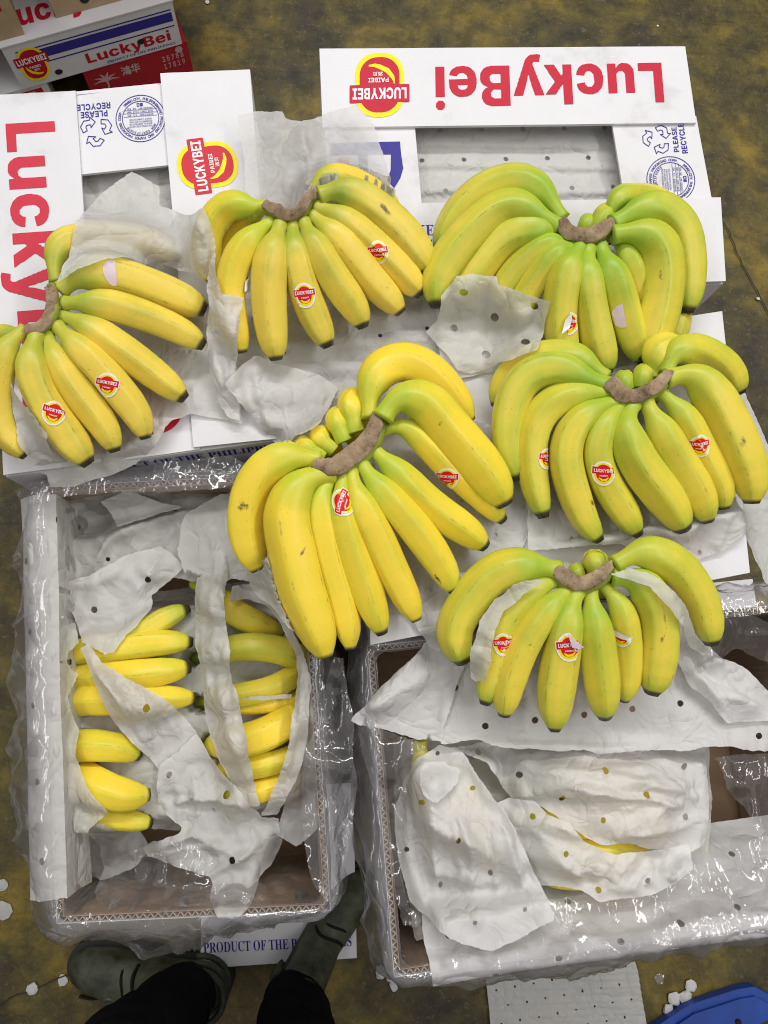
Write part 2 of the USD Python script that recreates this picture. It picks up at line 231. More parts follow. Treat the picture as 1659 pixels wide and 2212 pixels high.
def sticker_logo():
    red = lin((212, 22, 34))
    fruit = crescent([(.20, -.20), (.08, -.30), (-.08, -.30), (-.20, -.2)], [.04, .10, .10, .05])
    return [(affinity.scale(Point(0, 0).buffer(.5, quad_segs=10), 1.0, 1.14).union(rrect(-.53, -.06, .53, .30, .04)), WHT), (affinity.scale(Point(0, 0).buffer(.425, quad_segs=10), 1, 1.14), YLW),
            (affinity.scale(Point(0, 0.02).buffer(.335, quad_segs=10), 1, 1.18).union(sbox(-.49, -.02, .49, .27)), red), (fruit, YLW),
            (fit(text('LUCKYBEI', 'w800'), .84, .15, 0, .13), WHT), (fit(text('PAIBEI', 'w700'), .34, .06, 0, -.10), WHT)]
def on_plane(layers, p0, px, py, lift=0.0006, step=0.00012):
    """unit shapes on a plane: origin p0, unit vectors px, py in metres"""
    v, f, c = flat(layers)
    nrm = np.cross(px, py); nrm = nrm / np.linalg.norm(nrm)
    return (p0 + v[:, :1] * px + v[:, 1:2] * py + nrm * (lift + v[:, 2:] * step), f), c
def printed(name, layers, p0, px, py, parent, lift=0.0006, label=None, step=0.00012):
    m, c = on_plane(layers, np.asarray(p0), np.asarray(px), np.asarray(py), lift, step)
    if np.cross(px, py) @ (CAM - np.asarray(p0)) < 0: m = (m[0], m[1][:, ::-1])
    return put(name, m, 'print_ink', parent, attrs={'tint': c}, label=label)
def arrows():
    out = []
    for k in range(3):
        body = Polygon([(-.30, .28), (-.12, .50), (.16, .50), (.30, .30), (.42, .36), (.33, .06), (.03, .10), (.14, .17), (.05, .30), (-.04, .30), (-.14, .18)])
        body = affinity.translate(affinity.scale(body, .8, .8, origin=(0, 0)), 0, .12)
        out.append(affinity.rotate(body.boundary.buffer(.014), 120 * k, origin=(0, 0)))
    return shapely.union_all(out)
def ring_text(s, r, size, a0, a1, kind='w600'):
    out = []; n = len(s)
    for i, ch in enumerate(s):
        if ch == ' ': continue
        a = a0 + (a1 - a0) * i / (n - 1)
        g = text(ch, kind); x0, _, x1, _ = g.bounds
        g = affinity.scale(affinity.translate(g, -(x0 + x1) / 2, 0), size, size, origin=(0, 0))
        out.append(affinity.translate(affinity.rotate(g, a - 90, origin=(0, 0)), r * math.cos(math.radians(a)), r * math.sin(math.radians(a))))
    return shapely.union_all(out)
def stamp():
    g = [Point(0, 0).buffer(.5, quad_segs=16).boundary.buffer(.008), Point(0, 0).buffer(.37, quad_segs=16).boundary.buffer(.007), ring_text('DAVAO PRINTING AND PAPER PACKAGING CORP.', .40, .055, 215, -25), ring_text('PANABO CITY, PHILIPPINES', .40, .055, -45, -145 - 0),
         ring_text('BOX CERTIFICATE', .30, .05, 150, 35)]
    for y in (-.05, -.12, -.19): g.append(sbox(-.34, y, .34, y + .008))
    rows = [('THIS CORRUGATED CARTON', .17), ('MEETS ALL CONSTRUCTION', .12), ('REQUIREMENTS OF APPLICABLE', .07), ('FREIGHT CLASSIFICATION', .02)]
    for s, y in rows: g.append(fit(text(s, 'w500'), .46, .035, 0, y))
    for s, y in (('BURSTING   7.0   KG', -.075), ('SIZE LIMIT  2155  MM', -.145), ('GROSS WT  38  KG', -.215)): g.append(fit(text(s, 'w500'), .52, .038, 0, y))
    g += [sbox(-.06, -.33, -.005, -.26), sbox(.01, -.33, .065, -.26).difference(Point(.037, -.295).buffer(.018))]
    return shapely.union_all(g)

# ------------------------------------------------------------------ setting
_fx, _fy = np.meshgrid(np.linspace(-6, 6, 121), np.linspace(-6, 6, 121), indexing='xy')
_fz = (meshkit.fbm(np.column_stack([_fx.ravel() * 3, _fy.ravel() * 3, 0 * _fx.ravel()]), 3, 3) - 0.5) * 0.004
_q = np.arange(120 * 121).reshape(120, 121)[:, :120].ravel()
put('floor', (np.column_stack([_fx.ravel(), _fy.ravel(), _fz]), np.stack([_q, _q + 1, _q + 122, _q + 121], 1)), 'floor_paint', kind='structure', smooth=True)
def floor_patch(name, pts, z, w, mat_, label, cat_):
    c = np.array([at(x, y, z) for x, y in pts])
    g = LineString(c[:, :2]).buffer(w)
    return g

LID, ULZ, RIM, LOW = 0.85, 0.84, 0.81, 0.57
def quad(pts, z): return np.array([at(x, y, z) for x, y in pts])
def shrink(q, d):
    p = Polygon(q[:, :2]).buffer(-d, join_style=2)
    c = np.array(p.exterior.coords)[:-1]
    o = [np.argmin(((c - v) ** 2).sum(1)) for v in q[:, :2]]
    return np.column_stack([c[o], np.full(4, q[0, 2])])
def setz(q, z): r = np.array(q, float); r[:, 2] = z; return r
def wall(outer, inner, i, z0, z1):
    j = (i + 1) % 4
    b = np.array([outer[i], outer[j], inner[j], inner[i]])
    return hexa(setz(b, z0), setz(b, z1))
def plain_carton(top, z0, z1, label, group, drop=0.09):
    """a closed carton: body, telescoping lid with its own rim"""
    t = thing('banana_carton', label, 'carton', group)
    put('carton_body', hexa(setz(shrink(top, 0.006), z0 + 0.001), setz(shrink(top, 0.006), z1 - 0.02)), 'white_card', t)
    put('lid', hexa(setz(top, z1 - drop), setz(top, z1 - 0.001)), 'white_card', t)
    return t
def open_lid_carton(top, flaps, ends, z0, label, group=None, lidh=0.20):
    """body, four lid walls, two long flaps on top, the end flaps one board lower, and the opening between"""
    z1 = top[0, 2]; t = thing('banana_carton', label, 'carton', group)
    inn = shrink(top, 0.005); body = shrink(top, 0.007)
    for i in range(4): put('lid_wall', wall(top, inn, i, z1 - lidh, z1 - 0.0085), 'white_card', t)
    put('carton_body', hexa(setz(body, z0 + 0.001), setz(body, z1 - 0.055)), 'white_card', t)
    for q in ends:
        q = np.array(q); put('end_flap', hexa(setz(q, z1 - 0.0082), setz(q, z1 - 0.0044)), 'white_card', t)
    for q in flaps:
        q = np.array(q); put('lid_flap', hexa(setz(q, z1 - 0.004), setz(q, z1)), 'white_card', t)
    return t
def span(p0, p1, pt, z, s=1.0):
    """unit vectors of a print on the level z: from p0 along to p1, capitals up to pt"""
    a, b, c = at(*p0, z), at(*p1, z), at(*pt, z)
    return a, b - a, c - a

# --- upper left carton
UL = quad([(-28, 206), (540, 150), (600, 947), (7, 1026)], ULZ)
def ulq(*pts): return quad(pts, ULZ)
ul = open_lid_carton(UL, [ulq((-28, 206), (163, 196), (218, 998), (7, 1026)), ulq((346, 158), (540, 150), (600, 947), (418, 966))],
                     [ulq((150, 203), (360, 176), (372, 351), (165, 373)), ulq((200, 815), (425, 790), (430, 968), (205, 1000))], LOW, 'white open-topped carton at the left edge with a red name running down its flap', 'white cartons with fruit laid on top')
w8 = text('LuckyBei', 'w800'); _b = w8.bounds
w8u = affinity.affine_transform(w8, [1 / (_b[2] - _b[0]), 0, 0, 1, -_b[0] / (_b[2] - _b[0]), 0])
printed('printed_name', [(w8u, lin((202, 48, 68)))], *span((12, 268), (50, 880), (118, 262), ULZ), ul)
a, b, c = at(450, 357, ULZ), at(440.5, 297.5, ULZ) - at(461, 417, ULZ), at(390, 363, ULZ) - at(512, 348, ULZ)
printed('printed_logo', logo(lin((200, 42, 58))), a + 0.012 * c, b, c / 1.02, ul)
A1 = arrows(); ST = stamp()
for txt, p0, p1, pt in (('PLEASE', (232, 238), (174, 243), (233, 251)), ('RECYCLE', (238, 221), (166, 227), (239, 234))):
    g = text(txt, 'w700'); _c = g.bounds; g = affinity.affine_transform(g, [1 / (_c[2] - _c[0]), 0, 0, 1, -_c[0] / (_c[2] - _c[0]), 0])
    printed('printed_words', [(g, BLU)], *span(p0, p1, pt, ULZ - 0.0044), ul)
printed('recycling_mark', [(A1, BLU)], at(208, 283, ULZ - .0044), -(at(243, 280, ULZ - .0044) - at(173, 286, ULZ - .0044)) * .95, -(at(208, 250, ULZ - .0044) - at(212, 316, ULZ - .0044)) * .95, ul)
printed('inspection_stamp', [(ST, BLU)], at(304, 256, ULZ - .0044), -(at(357, 252, ULZ - .0044) - at(251, 260, ULZ - .0044)), -(at(301, 206, ULZ - .0044) - at(307, 306, ULZ - .0044)), ul)
printed('printed_disc', [(Point(0, 0).buffer(1.0), lin((190, 22, 48)))], at(330, 885, ULZ - .0044), at(394, 880, ULZ - .0044) - at(330, 885, ULZ - .0044), at(324, 832, ULZ - .0044) - at(330, 885, ULZ - .0044), ul)
_d = (UL[2] - UL[3]); _d /= np.linalg.norm(_d)
gs = text('PRODUCT OF THE PHILIPPINES', 'serif'); gs = fit(gs, .26, .024, 0, 0)
printed('printed_words', [(gs, BLU)], (UL[2] * .5 + UL[3] * .5) - np.array([0, 0, .030]) + np.cross(_d, [0, 0, 1]) * 0.0004 + _d * .05, _d, np.array([0, 0, 1.0]), ul)
# --- upper right carton
TR = quad([(690, 105), (1480, 100), (1568, 607), (740, 640)], LID); TR[3] = TR[0] + (TR[2] - TR[1])
def trq(*pts): return quad(pts, LID)
_fl = pix(TR[3])
tr = open_lid_carton(TR, [trq((690, 105), (1480, 100), (1504, 265), (697, 275)), np.array([trq((718, 442))[0], trq((1557, 426))[0], TR[2], TR[3]])],
                     [trq((701, 262), (896, 258), (913, 450), (712, 452)), trq((1323, 250), (1507, 246), (1543, 436), (1354, 440))], LOW, 'white open-topped carton at the back with its red name upside down', 'white cartons with fruit laid on top')
printed('printed_name', [(w8u, lin((192, 22, 52)))], *span((1428, 136), (940, 145), (1435, 221), LID), tr)
printed('printed_logo', logo(lin((192, 22, 52))), at(820, 183.5, LID), at(755, 186, LID) - at(884, 183, LID), (at(818, 253, LID) - at(818, 114, LID)) / 1.08, tr)
ZE = LID - .0044
_p = lambda L: Polygon([((x - 740) / 100, -(y - 1050) / 100) for x, y in L])
lt = _p([(500, 938), (955, 925), (962, 1010), (975, 1100), (955, 1165), (915, 1228), (868, 1178), (893, 1110), (895, 1010), (740, 1012), (750, 1210), (690, 1212), (682, 1012), (500, 1016)])
sq = _p([(550, 1040), (620, 1036), (624, 1108), (556, 1112)])
_o = at(548.6 + 740 * .3307, 1050 * .3307, ZE); _xx = at(548.6 + 840 * .3307, 1050 * .3307, ZE) - _o; _yy = at(548.6 + 740 * .3307, 950 * .3307, ZE) - _o
printed('printed_letter', [(lt, BLU), (sq, lin((205, 40, 66)))], _o, _xx, _yy, tr)
for txt, p0, p1, pt in (('PLEASE', (1467, 328), (1461, 275), (1456, 329)), ('RECYCLE', (1486, 331), (1476, 267), (1474, 332))):
    g = text(txt, 'w700'); _c = g.bounds; g = affinity.affine_transform(g, [1 / (_c[2] - _c[0]), 0, 0, 1, -_c[0] / (_c[2] - _c[0]), 0])
    printed('printed_words', [(g, BLU)], *span(p0, p1, pt, ZE), tr)
printed('recycling_mark', [(affinity.rotate(A1, 90, origin=(0, 0)), BLU)], at(1420, 301, ZE), (at(1450, 300, ZE) - at(1390, 303, ZE)), (at(1417, 271, ZE) - at(1423, 331, ZE)), tr)
printed('inspection_stamp', [(affinity.rotate(ST, 90, origin=(0, 0)), BLU)], at(1449, 388, ZE), at(1501, 386, ZE) - at(1398, 389, ZE), at(1445, 338, ZE) - at(1453, 437, ZE), tr)
gk = text('KEEP', 'serif'); _c = gk.bounds; gk = affinity.affine_transform(gk, [1 / (_c[2] - _c[0]), 0, 0, 1, -_c[0] / (_c[2] - _c[0]), 0])
printed('printed_words', [(gk, BLU)], *span((898, 509), (976, 507), (897, 487), LID), tr)
gc = text('COOL', 'serif'); _c = gc.bounds; gc = affinity.affine_transform(gc, [1 / (_c[2] - _c[0]), 0, 0, 1, -_c[0] / (_c[2] - _c[0]), 0])
printed('printed_words', [(gc, BLU)], *span((905, 575), (1045, 572), (903, 520), LID), tr)
printed('printed_bar', [(sbox(0, 0, 1, 1), RED)], *span((1366, 492), (1390, 490), (1365, 480), LID), tr)
# --- carton under the fruit in the middle and at the right
RM = quad([(700, 900), (1560, 672), (1620, 1237), (800, 1393)], LID); RM[0] = RM[3] + (RM[1] - RM[2])
def rmq(i): return RM[i]
_mix = lambda i, j, t: RM[i] * (1 - t) + RM[j] * t
rm = open_lid_carton(RM, [np.array([RM[0], RM[1], _mix(1, 2, .34), _mix(0, 3, .34)]), np.array([_mix(0, 3, .66), _mix(1, 2, .66), RM[2], RM[3]])],
                     [np.array([_mix(0, 3, .3), _mix(0, 3, .3) + (RM[1] - RM[0]) * .25, _mix(0, 3, .7) + (RM[1] - RM[0]) * .25, _mix(0, 3, .7)]),
                      np.array([_mix(1, 2, .3) - (RM[1] - RM[0]) * .25, _mix(1, 2, .3), _mix(1, 2, .7), _mix(1, 2, .7) - (RM[1] - RM[0]) * .25])], LOW, 'white carton almost hidden by foam and fruit, right of the middle', 'white cartons with fruit laid on top')
printed('printed_letter', [(Polygon([(0, 0), (1, .08), (.92, 1), (0.03, .9)]), RED)], *span((1479, 742), (1504, 740), (1480, 722), LID), rm)
printed('printed_logo', logo(), at(1457, 1196, LID), at(1517, 1190, LID) - at(1397, 1202, LID), at(1450, 1136, LID) - at(1464, 1256, LID), rm)
# --- the cartons underneath
def shift(q, dx, dy): r = np.array(q); r[:, 0] += dx; r[:, 1] += dy; return r
LL = quad([(95, 1050), (655, 1022), (715, 1968), (122, 1996)], RIM)
LR = quad([(793, 1395), (1740, 1300), (1845, 1965), (851, 2112)], RIM)
G0 = 'white cartons stacked underneath'
for q, z, lab in ((shift(UL, .0, .004), 0.0, 'bottom white carton beneath the left carton with the red name'), (shift(UL, -.004, 0), .285, 'middle white carton beneath the left carton with the red name'),
                  (shift(TR, .0, -.003), 0.0, 'bottom white carton beneath the back carton with the upside down name'), (shift(TR, .004, .0), .285, 'middle white carton beneath the back carton with the upside down name'),
                  (shift(RM, .0, .003), 0.0, 'bottom white carton beneath the carton hidden by foam'), (shift(RM, -.003, 0), .285, 'middle white carton beneath the carton hidden by foam'),
                  (shift(LL, -.05, .05), 0.0, 'bottom white carton beneath the left open tray'), (shift(LR, .075, .05), 0.0, 'bottom white carton beneath the right open tray'), (shift(LR, .07, .055), .285, 'middle white carton beneath the right open tray')):
    plain_carton(setz(q, z + .285), z, z + .285, lab, G0)
plain_carton(setz(shift(LL, -.045, .053), LOW), .285, LOW, 'upper white carton beneath the left open tray', G0)
_y0 = at(560, 2089, .05)[1]; _x0, _x1 = at(455, 2089, .05)[0], at(760, 2080, .05)[0]
FLQ = np.array([[_x0 - .03, _y0 + .34, .05], [_x1, _y0 + .35, .05], [_x1 + .01, _y0 + .012, .05], [_x0 - .02, _y0, .05]])
fl_ = thing('carton_lid', 'flat white carton lid lying on the floor between the boots, blue lettering on it', 'carton lid'); put('lid_panel', hexa(setz(FLQ, .001), setz(FLQ, .05)), 'white_card', fl_)
printed('printed_words', [(fit(gs, 1, 1, .5, .5), BLU)], *span((440, 2059), (760, 2044), (439, 2036), .05), fl_)

# --- the two open trays: liners with a wavy core between, brown inside
def tray(q, z0, z1, label, th=0.0075, li=0.0009):
    t = thing('open_carton', label, 'open carton', 'open cartons lined with plastic')
    out1, in1, in0 = shrink(q, li), shrink(q, th - li), shrink(q, th)
    for i, nm in enumerate(('back_wall', 'side_wall', 'front_wall', 'side_wall')):
        w_ = put(nm, wall(q, out1, i, z0, z1), 'grey_card', t)
        put('inner_liner', wall(in1, in0, i, z0, z1 - .001), 'brown_card', w_)
        j = (i + 1) % 4; L = np.linalg.norm(q[j] - q[i]); n = int(L / 0.0042)
        s = np.linspace(0.012, 0.988, n); k = np.arange(n) % 2
        mid = 0.5 * (out1[i] + in1[i]); base = 0.5 * (out1[j] + in1[j])
        nv = (in1[i] - out1[i]); nv = np.cross(q[j] - q[i], [0, 0, 1.0]); nv /= np.linalg.norm(nv)
        c = mid + s[:, None] * (base - mid) + nv * ((k - .5) * (th - 2 * li) * 0.96)[:, None]
        d = 0.00035
        tang = (q[j] - q[i]) / L
        a_ = np.column_stack([c[:, :2], np.full(n, z1 - .0006)]); V = []
        for off, zz in ((-d, z1 - .0006), (d, z1 - .0006), (d, z1 - .03), (-d, z1 - .03)):
            x = c + tang * off * 1.6; x[:, 2] = zz; V.append(x)
        V = np.stack(V, 1).reshape(-1, 3); Fq = []
        for m_ in range(n - 1):
            for e in range(4): Fq.append([m_ * 4 + e, m_ * 4 + (e + 1) % 4, m_ * 4 + 4 + (e + 1) % 4, m_ * 4 + 4 + e])
        put('corrugated_core', (V, np.array(Fq)), 'flute', w_)
    put('tray_floor', hexa(setz(in0, z0 + .001), setz(in0, z0 + .006)), 'brown_card', t)
    return t
ll = tray(LL, LOW + .001, RIM, 'open brown-lined carton at the lower left with fruit packed in foam')
lr = tray(LR, LOW + .001, RIM, 'open brown-lined carton at the lower right with its fruit wrapped up in foam')

# ------------------------------------------------------------------ height map of everything that cloth can lie on
GX0, GX1, GY0, GY1, GR = -0.80, 1.0, -0.60, 1.0, 0.003
NXG, NYG = int((GX1 - GX0) / GR), int((GY1 - GY0) / GR)
H = np.zeros((NYG, NXG)); CEIL = np.full((NYG, NXG), 9.0)
def cells(p): return np.clip(((p[:, 0] - GX0) / GR).astype(int), 0, NXG - 1), np.clip(((p[:, 1] - GY0) / GR).astype(int), 0, NYG - 1)
def sample_tri(v, f, step=0.002):
    v, f = np.asarray(v), np.asarray(f)
    if f.shape[1] == 4: f = np.vstack([f[:, [0, 1, 2]], f[:, [0, 2, 3]]])
    e = np.sqrt(np.maximum(((v[f[:, 1]] - v[f[:, 0]]) ** 2).sum(1), ((v[f[:, 2]] - v[f[:, 0]]) ** 2).sum(1)).max())
    n = int(min(max(e / step, 1), 12)); P = []
    for i in range(n + 1):
        for j in range(n + 1 - i):
            a, b = i / n, j / n; P.append(v[f[:, 0]] * (1 - a - b) + v[f[:, 1]] * a + v[f[:, 2]] * b)
    return np.vstack(P)
def raise_map(v, f):
    p = sample_tri(v, f); x, y = cells(p); np.maximum.at(H, (y, x), p[:, 2])
def lower_ceiling(v, f):
    p = sample_tri(v, f); x, y = cells(p); np.minimum.at(CEIL, (y, x), p[:, 2])
_gx, _gy = np.meshgrid(GX0 + (np.arange(NXG) + .5) * GR, GY0 + (np.arange(NYG) + .5) * GR)
def inside(poly): return shapely.contains_xy(poly, _gx, _gy)
for q, z in ((UL, ULZ), (TR, LID), (RM, LID)): H[inside(Polygon(q[:, :2]))] = z
for q in (LL, LR):
    o, i_ = Polygon(q[:, :2]), Polygon(shrink(q, .008)[:, :2])
    H[inside(o)] = RIM; H[inside(i_)] = LOW + .006
H0 = H.copy()

# ------------------------------------------------------------------ bananas
from scipy.interpolate import CubicSpline
_RT = np.array([0, .04, .08, .12, .17, .23, .32, .55, .72, .84, .91, .95, .972, .985, 1.0])
_RR = np.array([.50, .43, .43, .54, .74, .90, .98, 1.0, .99, .90, .76, .60, .47, .39, .34])
_HT = np.array([0, .15, .35, .6, .85, 1.0]); _HH = np.array([.072, .076, .066, .048, .031, .024])
def banana_path(pts, base, lift, scale=1.0):
    d = np.r_[0, np.cumsum(np.linalg.norm(np.diff([p[:2] for p in pts], axis=0), axis=1))]; d /= d[-1]
    hh = np.array([p[2] if len(p) > 2 else np.interp(t, _HT, _HH) * scale for p, t in zip(pts, d)]) + lift
    P = np.array([at(p[0], p[1], base + h) for p, h in zip(pts, hh)])
    s = np.r_[0, np.cumsum(np.linalg.norm(np.diff(P, axis=0), axis=1))]
    sp = CubicSpline(s / s[-1], P, bc_type='natural')
    t = np.linspace(0, 1, 46); X = sp(t)
    q = np.r_[0, np.cumsum(np.linalg.norm(np.diff(X, axis=0), axis=1))]; q /= q[-1]
    X = sp(np.interp(np.linspace(0, 1, 46), q, t))
    return X
def five(ph, w):
    """cross-section of a fruit: five flat sides with soft ridges"""
    m = np.mod(ph, 2 * np.pi / 5) - np.pi / 5
    return 1 + w * (np.cos(np.pi / 5) / np.cos(m) / 0.905 - 1)
def banana_mesh(X, R, seed=0, n=30, pent=0.62, neck=0.0):
    r = np.random.default_rng(seed); K = len(X); t = np.linspace(0, 1, K)
    T = np.gradient(X, axis=0); T /= np.linalg.norm(T, axis=1)[:, None]
    view = CAM - X; N = view - (view * T).sum(1)[:, None] * T; N /= np.linalg.norm(N, axis=1)[:, None]
    off = r.uniform(0, 2 * np.pi); B = np.cross(T, N); ph = off + np.linspace(0, 2 * np.pi, n, endpoint=False)
    f = np.maximum(np.interp(t, _RT, _RR), neck) * R * (1 + 0.03 * np.sin(t * 7 + off))
    w = pent * np.clip((t - .12) / .2, 0, 1) * r.uniform(.75, 1.15)
    rad = f[:, None] * five(ph[None] - off, w[:, None])
    V = X[:, None] + rad[..., None] * (np.cos(ph)[None, :, None] * N[:, None] + np.sin(ph)[None, :, None] * B[:, None])
    ridge = np.broadcast_to(np.cos(5 * (ph[None] - off)) ** 3, (K, n)) * np.clip(t[:, None] * 3, 0, 1)
    V = V.reshape(-1, 3); i = np.arange(K - 1)[:, None] * n; j = np.arange(n)[None]
    Fq = np.stack([i + j, i + (j + 1) % n, i + n + (j + 1) % n, i + n + j], -1).reshape(-1, 4)
    Ft = np.vstack([Fq[:, [0, 2, 1]], Fq[:, [0, 3, 2]]])
    c = len(V); V = np.vstack([V, X[0], X[-1] + T[-1] * 0.0005])
    jj = np.arange(n); Ft = np.vstack([Ft, np.stack([np.full(n, c), jj, (jj + 1) % n], 1), np.stack([np.full(n, c + 1), (K - 1) * n + (jj + 1) % n, (K - 1) * n + jj], 1)])
    m = trimesh.Trimesh(V, Ft, process=False)
    if m.volume < 0: Ft = Ft[:, ::-1]
    return V, Ft, np.r_[np.repeat(t, n), 0, 1], np.r_[ridge.ravel(), 0, 0], (T, N, B, off, R, f, w)
BAN = []
def add_sticker(X, info, parent, pos, rot, kind, size=0.0245):
    """a paper label bent onto the skin; kind: full, folded (a corner turned over), peeled, back (white back only)"""
    T, N, B, off, R, f, w = info
    px = pix(X); k = int(np.argmin(((px - pos) ** 2).sum(1))); k = min(max(k, 2), len(X) - 3)
    tp = px[k + 1] - px[k - 1]; tp /= np.linalg.norm(tp); sp = np.array([-tp[1], tp[0]])       # image directions along and across
    wpx = f[k] * F / depth(X[k]); o = np.clip(((np.array(pos) - px[k]) @ sp) / wpx, -.9, .9)
    sgn = np.sign((pix(X[k] + B[k] * .01) - px[k]) @ sp); phi0 = sgn * math.asin(o)
    red = lin((212, 22, 34)); L = sticker_logo(); flapL = []
    if kind == 'folded':
        cut = Polygon([(.0, .62), (.65, -.05), (.65, .7)]); L = [(g.difference(cut), c) for g, c in L]; flapL = [(Polygon([(-.02, .60), (.60, -.10), (.10, .05)]), PINK)]
    if kind == 'half':
        cut = sbox(-.7, .02, .7, .8); L = [(g.difference(cut), c) for g, c in L]; flapL = [(Polygon([(-.55, .10), (-.45, .42), (.42, .10), (.35, -.06), (-.2, -.02)]), WHT)]
    if kind == 'side':
        cut = sbox(-.8, -.8, -.05, .8); L = [(g.difference(cut), c) for g, c in L]; flapL = [(Polygon([(-.05, .55), (.05, .2), (-.02, -.2), (-.35, -.45), (-.25, .2)]), WHT)]
    if kind == 'back':
        L = [(affinity.scale(Point(0, 0).buffer(.5), 1, 1.15).intersection(sbox(-.6, -.7, .1, .7)), PINK)]
    L = [(g, c) for g, c in L if not g.is_empty]
    L = L + flapL
    v, fc, col = flat(L, 0.22)
    a = math.radians(rot); ca, sa = math.cos(a), math.sin(a)
    ix, iy = v[:, 0] * ca - v[:, 1] * sa, -(v[:, 0] * sa + v[:, 1] * ca)                       # image-plane (y down)
    al, ac = (ix * tp[0] + iy * tp[1]) * size, (ix * sp[0] + iy * sp[1]) * size
    seg = np.linalg.norm(X[1:] - X[:-1], axis=1).mean(); kk = np.clip(k + al / seg, 0, len(X) - 1.001); i0 = kk.astype(int); fr = (kk - i0)[:, None]
    lerp = lambda A: A[i0] * (1 - fr) + A[i0 + 1] * fr
    rr = f[i0] * (1 - fr[:, 0]) + f[i0 + 1] * fr[:, 0]; phi = phi0 + sgn * ac / rr
    ww = w[i0]; rad = rr * five(phi - off, ww) + .0007 + v[:, 2] * .00011
    if flapL:
        fl = v[:, 2] >= len(L) - 1; rad = rad + np.where(fl, .0015 + .004 * np.clip(np.hypot(v[:, 0], v[:, 1]), 0, 1), 0)
    P = lerp(X) + rad[:, None] * (np.cos(phi)[:, None] * lerp(N) + np.sin(phi)[:, None] * lerp(B))
    fv = P[fc]; nrm = np.cross(fv[:, 1] - fv[:, 0], fv[:, 2] - fv[:, 0])
    bad = (nrm * (CAM - fv[:, 0])).sum(1) < 0; fc[bad] = fc[bad][:, ::-1]
    put('sticker', (P, fc), 'sticker', parent, attrs={'tint': col})
_seed = [0]
def banana(parent, pts, w, base, mat_, lift=0.0, scale=1.0, stickers=(), label=None, marks=(), neck=0.0):
    X = banana_path(pts, base, lift, scale); k = 25
    R = w / 2 * depth(X[k]) / F * 1.15; _seed[0] += 1
    V, Fc, bt, rd, info = banana_mesh(X, R, _seed[0], neck=neck)
    mk = np.zeros(len(V)); pv = pix(V); fn = np.r_[(V[:-2].reshape(46, -1, 3) - X[:, None]).reshape(-1, 3), np.zeros((2, 3))]; face = ((CAM - V) * fn).sum(1) > 0
    for mx_, my_, lx, ly, an in marks:
        a_ = math.radians(an); dx, dy = pv[:, 0] - mx_, pv[:, 1] - my_; u_, v_ = dx * math.cos(a_) + dy * math.sin(a_), -dx * math.sin(a_) + dy * math.cos(a_)
        mk = np.maximum(mk, face * np.exp(-(u_ / lx / 1.3) ** 2 - (v_ / ly / 1.4) ** 2))
    p = put('banana', (V, Fc), mat_, parent, smooth=True, attrs={'bt': bt, 'ridge': rd, 'mark': mk}, label=label)
    BAN.append((V, Fc))
    for s in stickers: add_sticker(X, info, p, *s)
    return p
def tube(P, rad, n=14, flatz=1.0, upv=None):
    P = np.asarray(P, float); T = np.gradient(P, axis=0); T /= np.linalg.norm(T, axis=1)[:, None]
    ref = (CAM - P) if upv is None else np.tile(upv, (len(P), 1)); N = ref - (ref * T).sum(1)[:, None] * T; N /= np.linalg.norm(N, axis=1)[:, None]
    B = np.cross(T, N); rad = np.broadcast_to(rad, len(P)); ph = np.linspace(0, 2 * np.pi, n, endpoint=False)
    V = (P[:, None] + rad[:, None, None] * (flatz * np.cos(ph)[None, :, None] * N[:, None] + np.sin(ph)[None, :, None] * B[:, None])).reshape(-1, 3)
    i = np.arange(len(P) - 1)[:, None] * n; j = np.arange(n)[None]
    Fq = np.stack([i + j, i + (j + 1) % n, i + n + (j + 1) % n, i + n + j], -1).reshape(-1, 4)
    c = len(V); V = np.vstack([V, P[0], P[-1]]); jj = np.arange(n); e = (len(P) - 1) * n
    Ft = np.vstack([Fq[:, [0, 1, 2]], Fq[:, [0, 2, 3]], np.stack([(jj + 1) % n, jj, np.full(n, c)], 1), np.stack([e + jj, e + (jj + 1) % n, np.full(n, c + 1)], 1)])
    m = trimesh.Trimesh(V, Ft, process=False)
    if m.volume < 0: Ft = Ft[:, ::-1]
    return V, Ft
def smooth_path(pts, n):
    pts = np.asarray(pts, float); d = np.r_[0, np.cumsum(np.linalg.norm(np.diff(pts, axis=0), axis=1))]
    return CubicSpline(d / d[-1], pts, bc_type='natural')(np.linspace(0, 1, n))
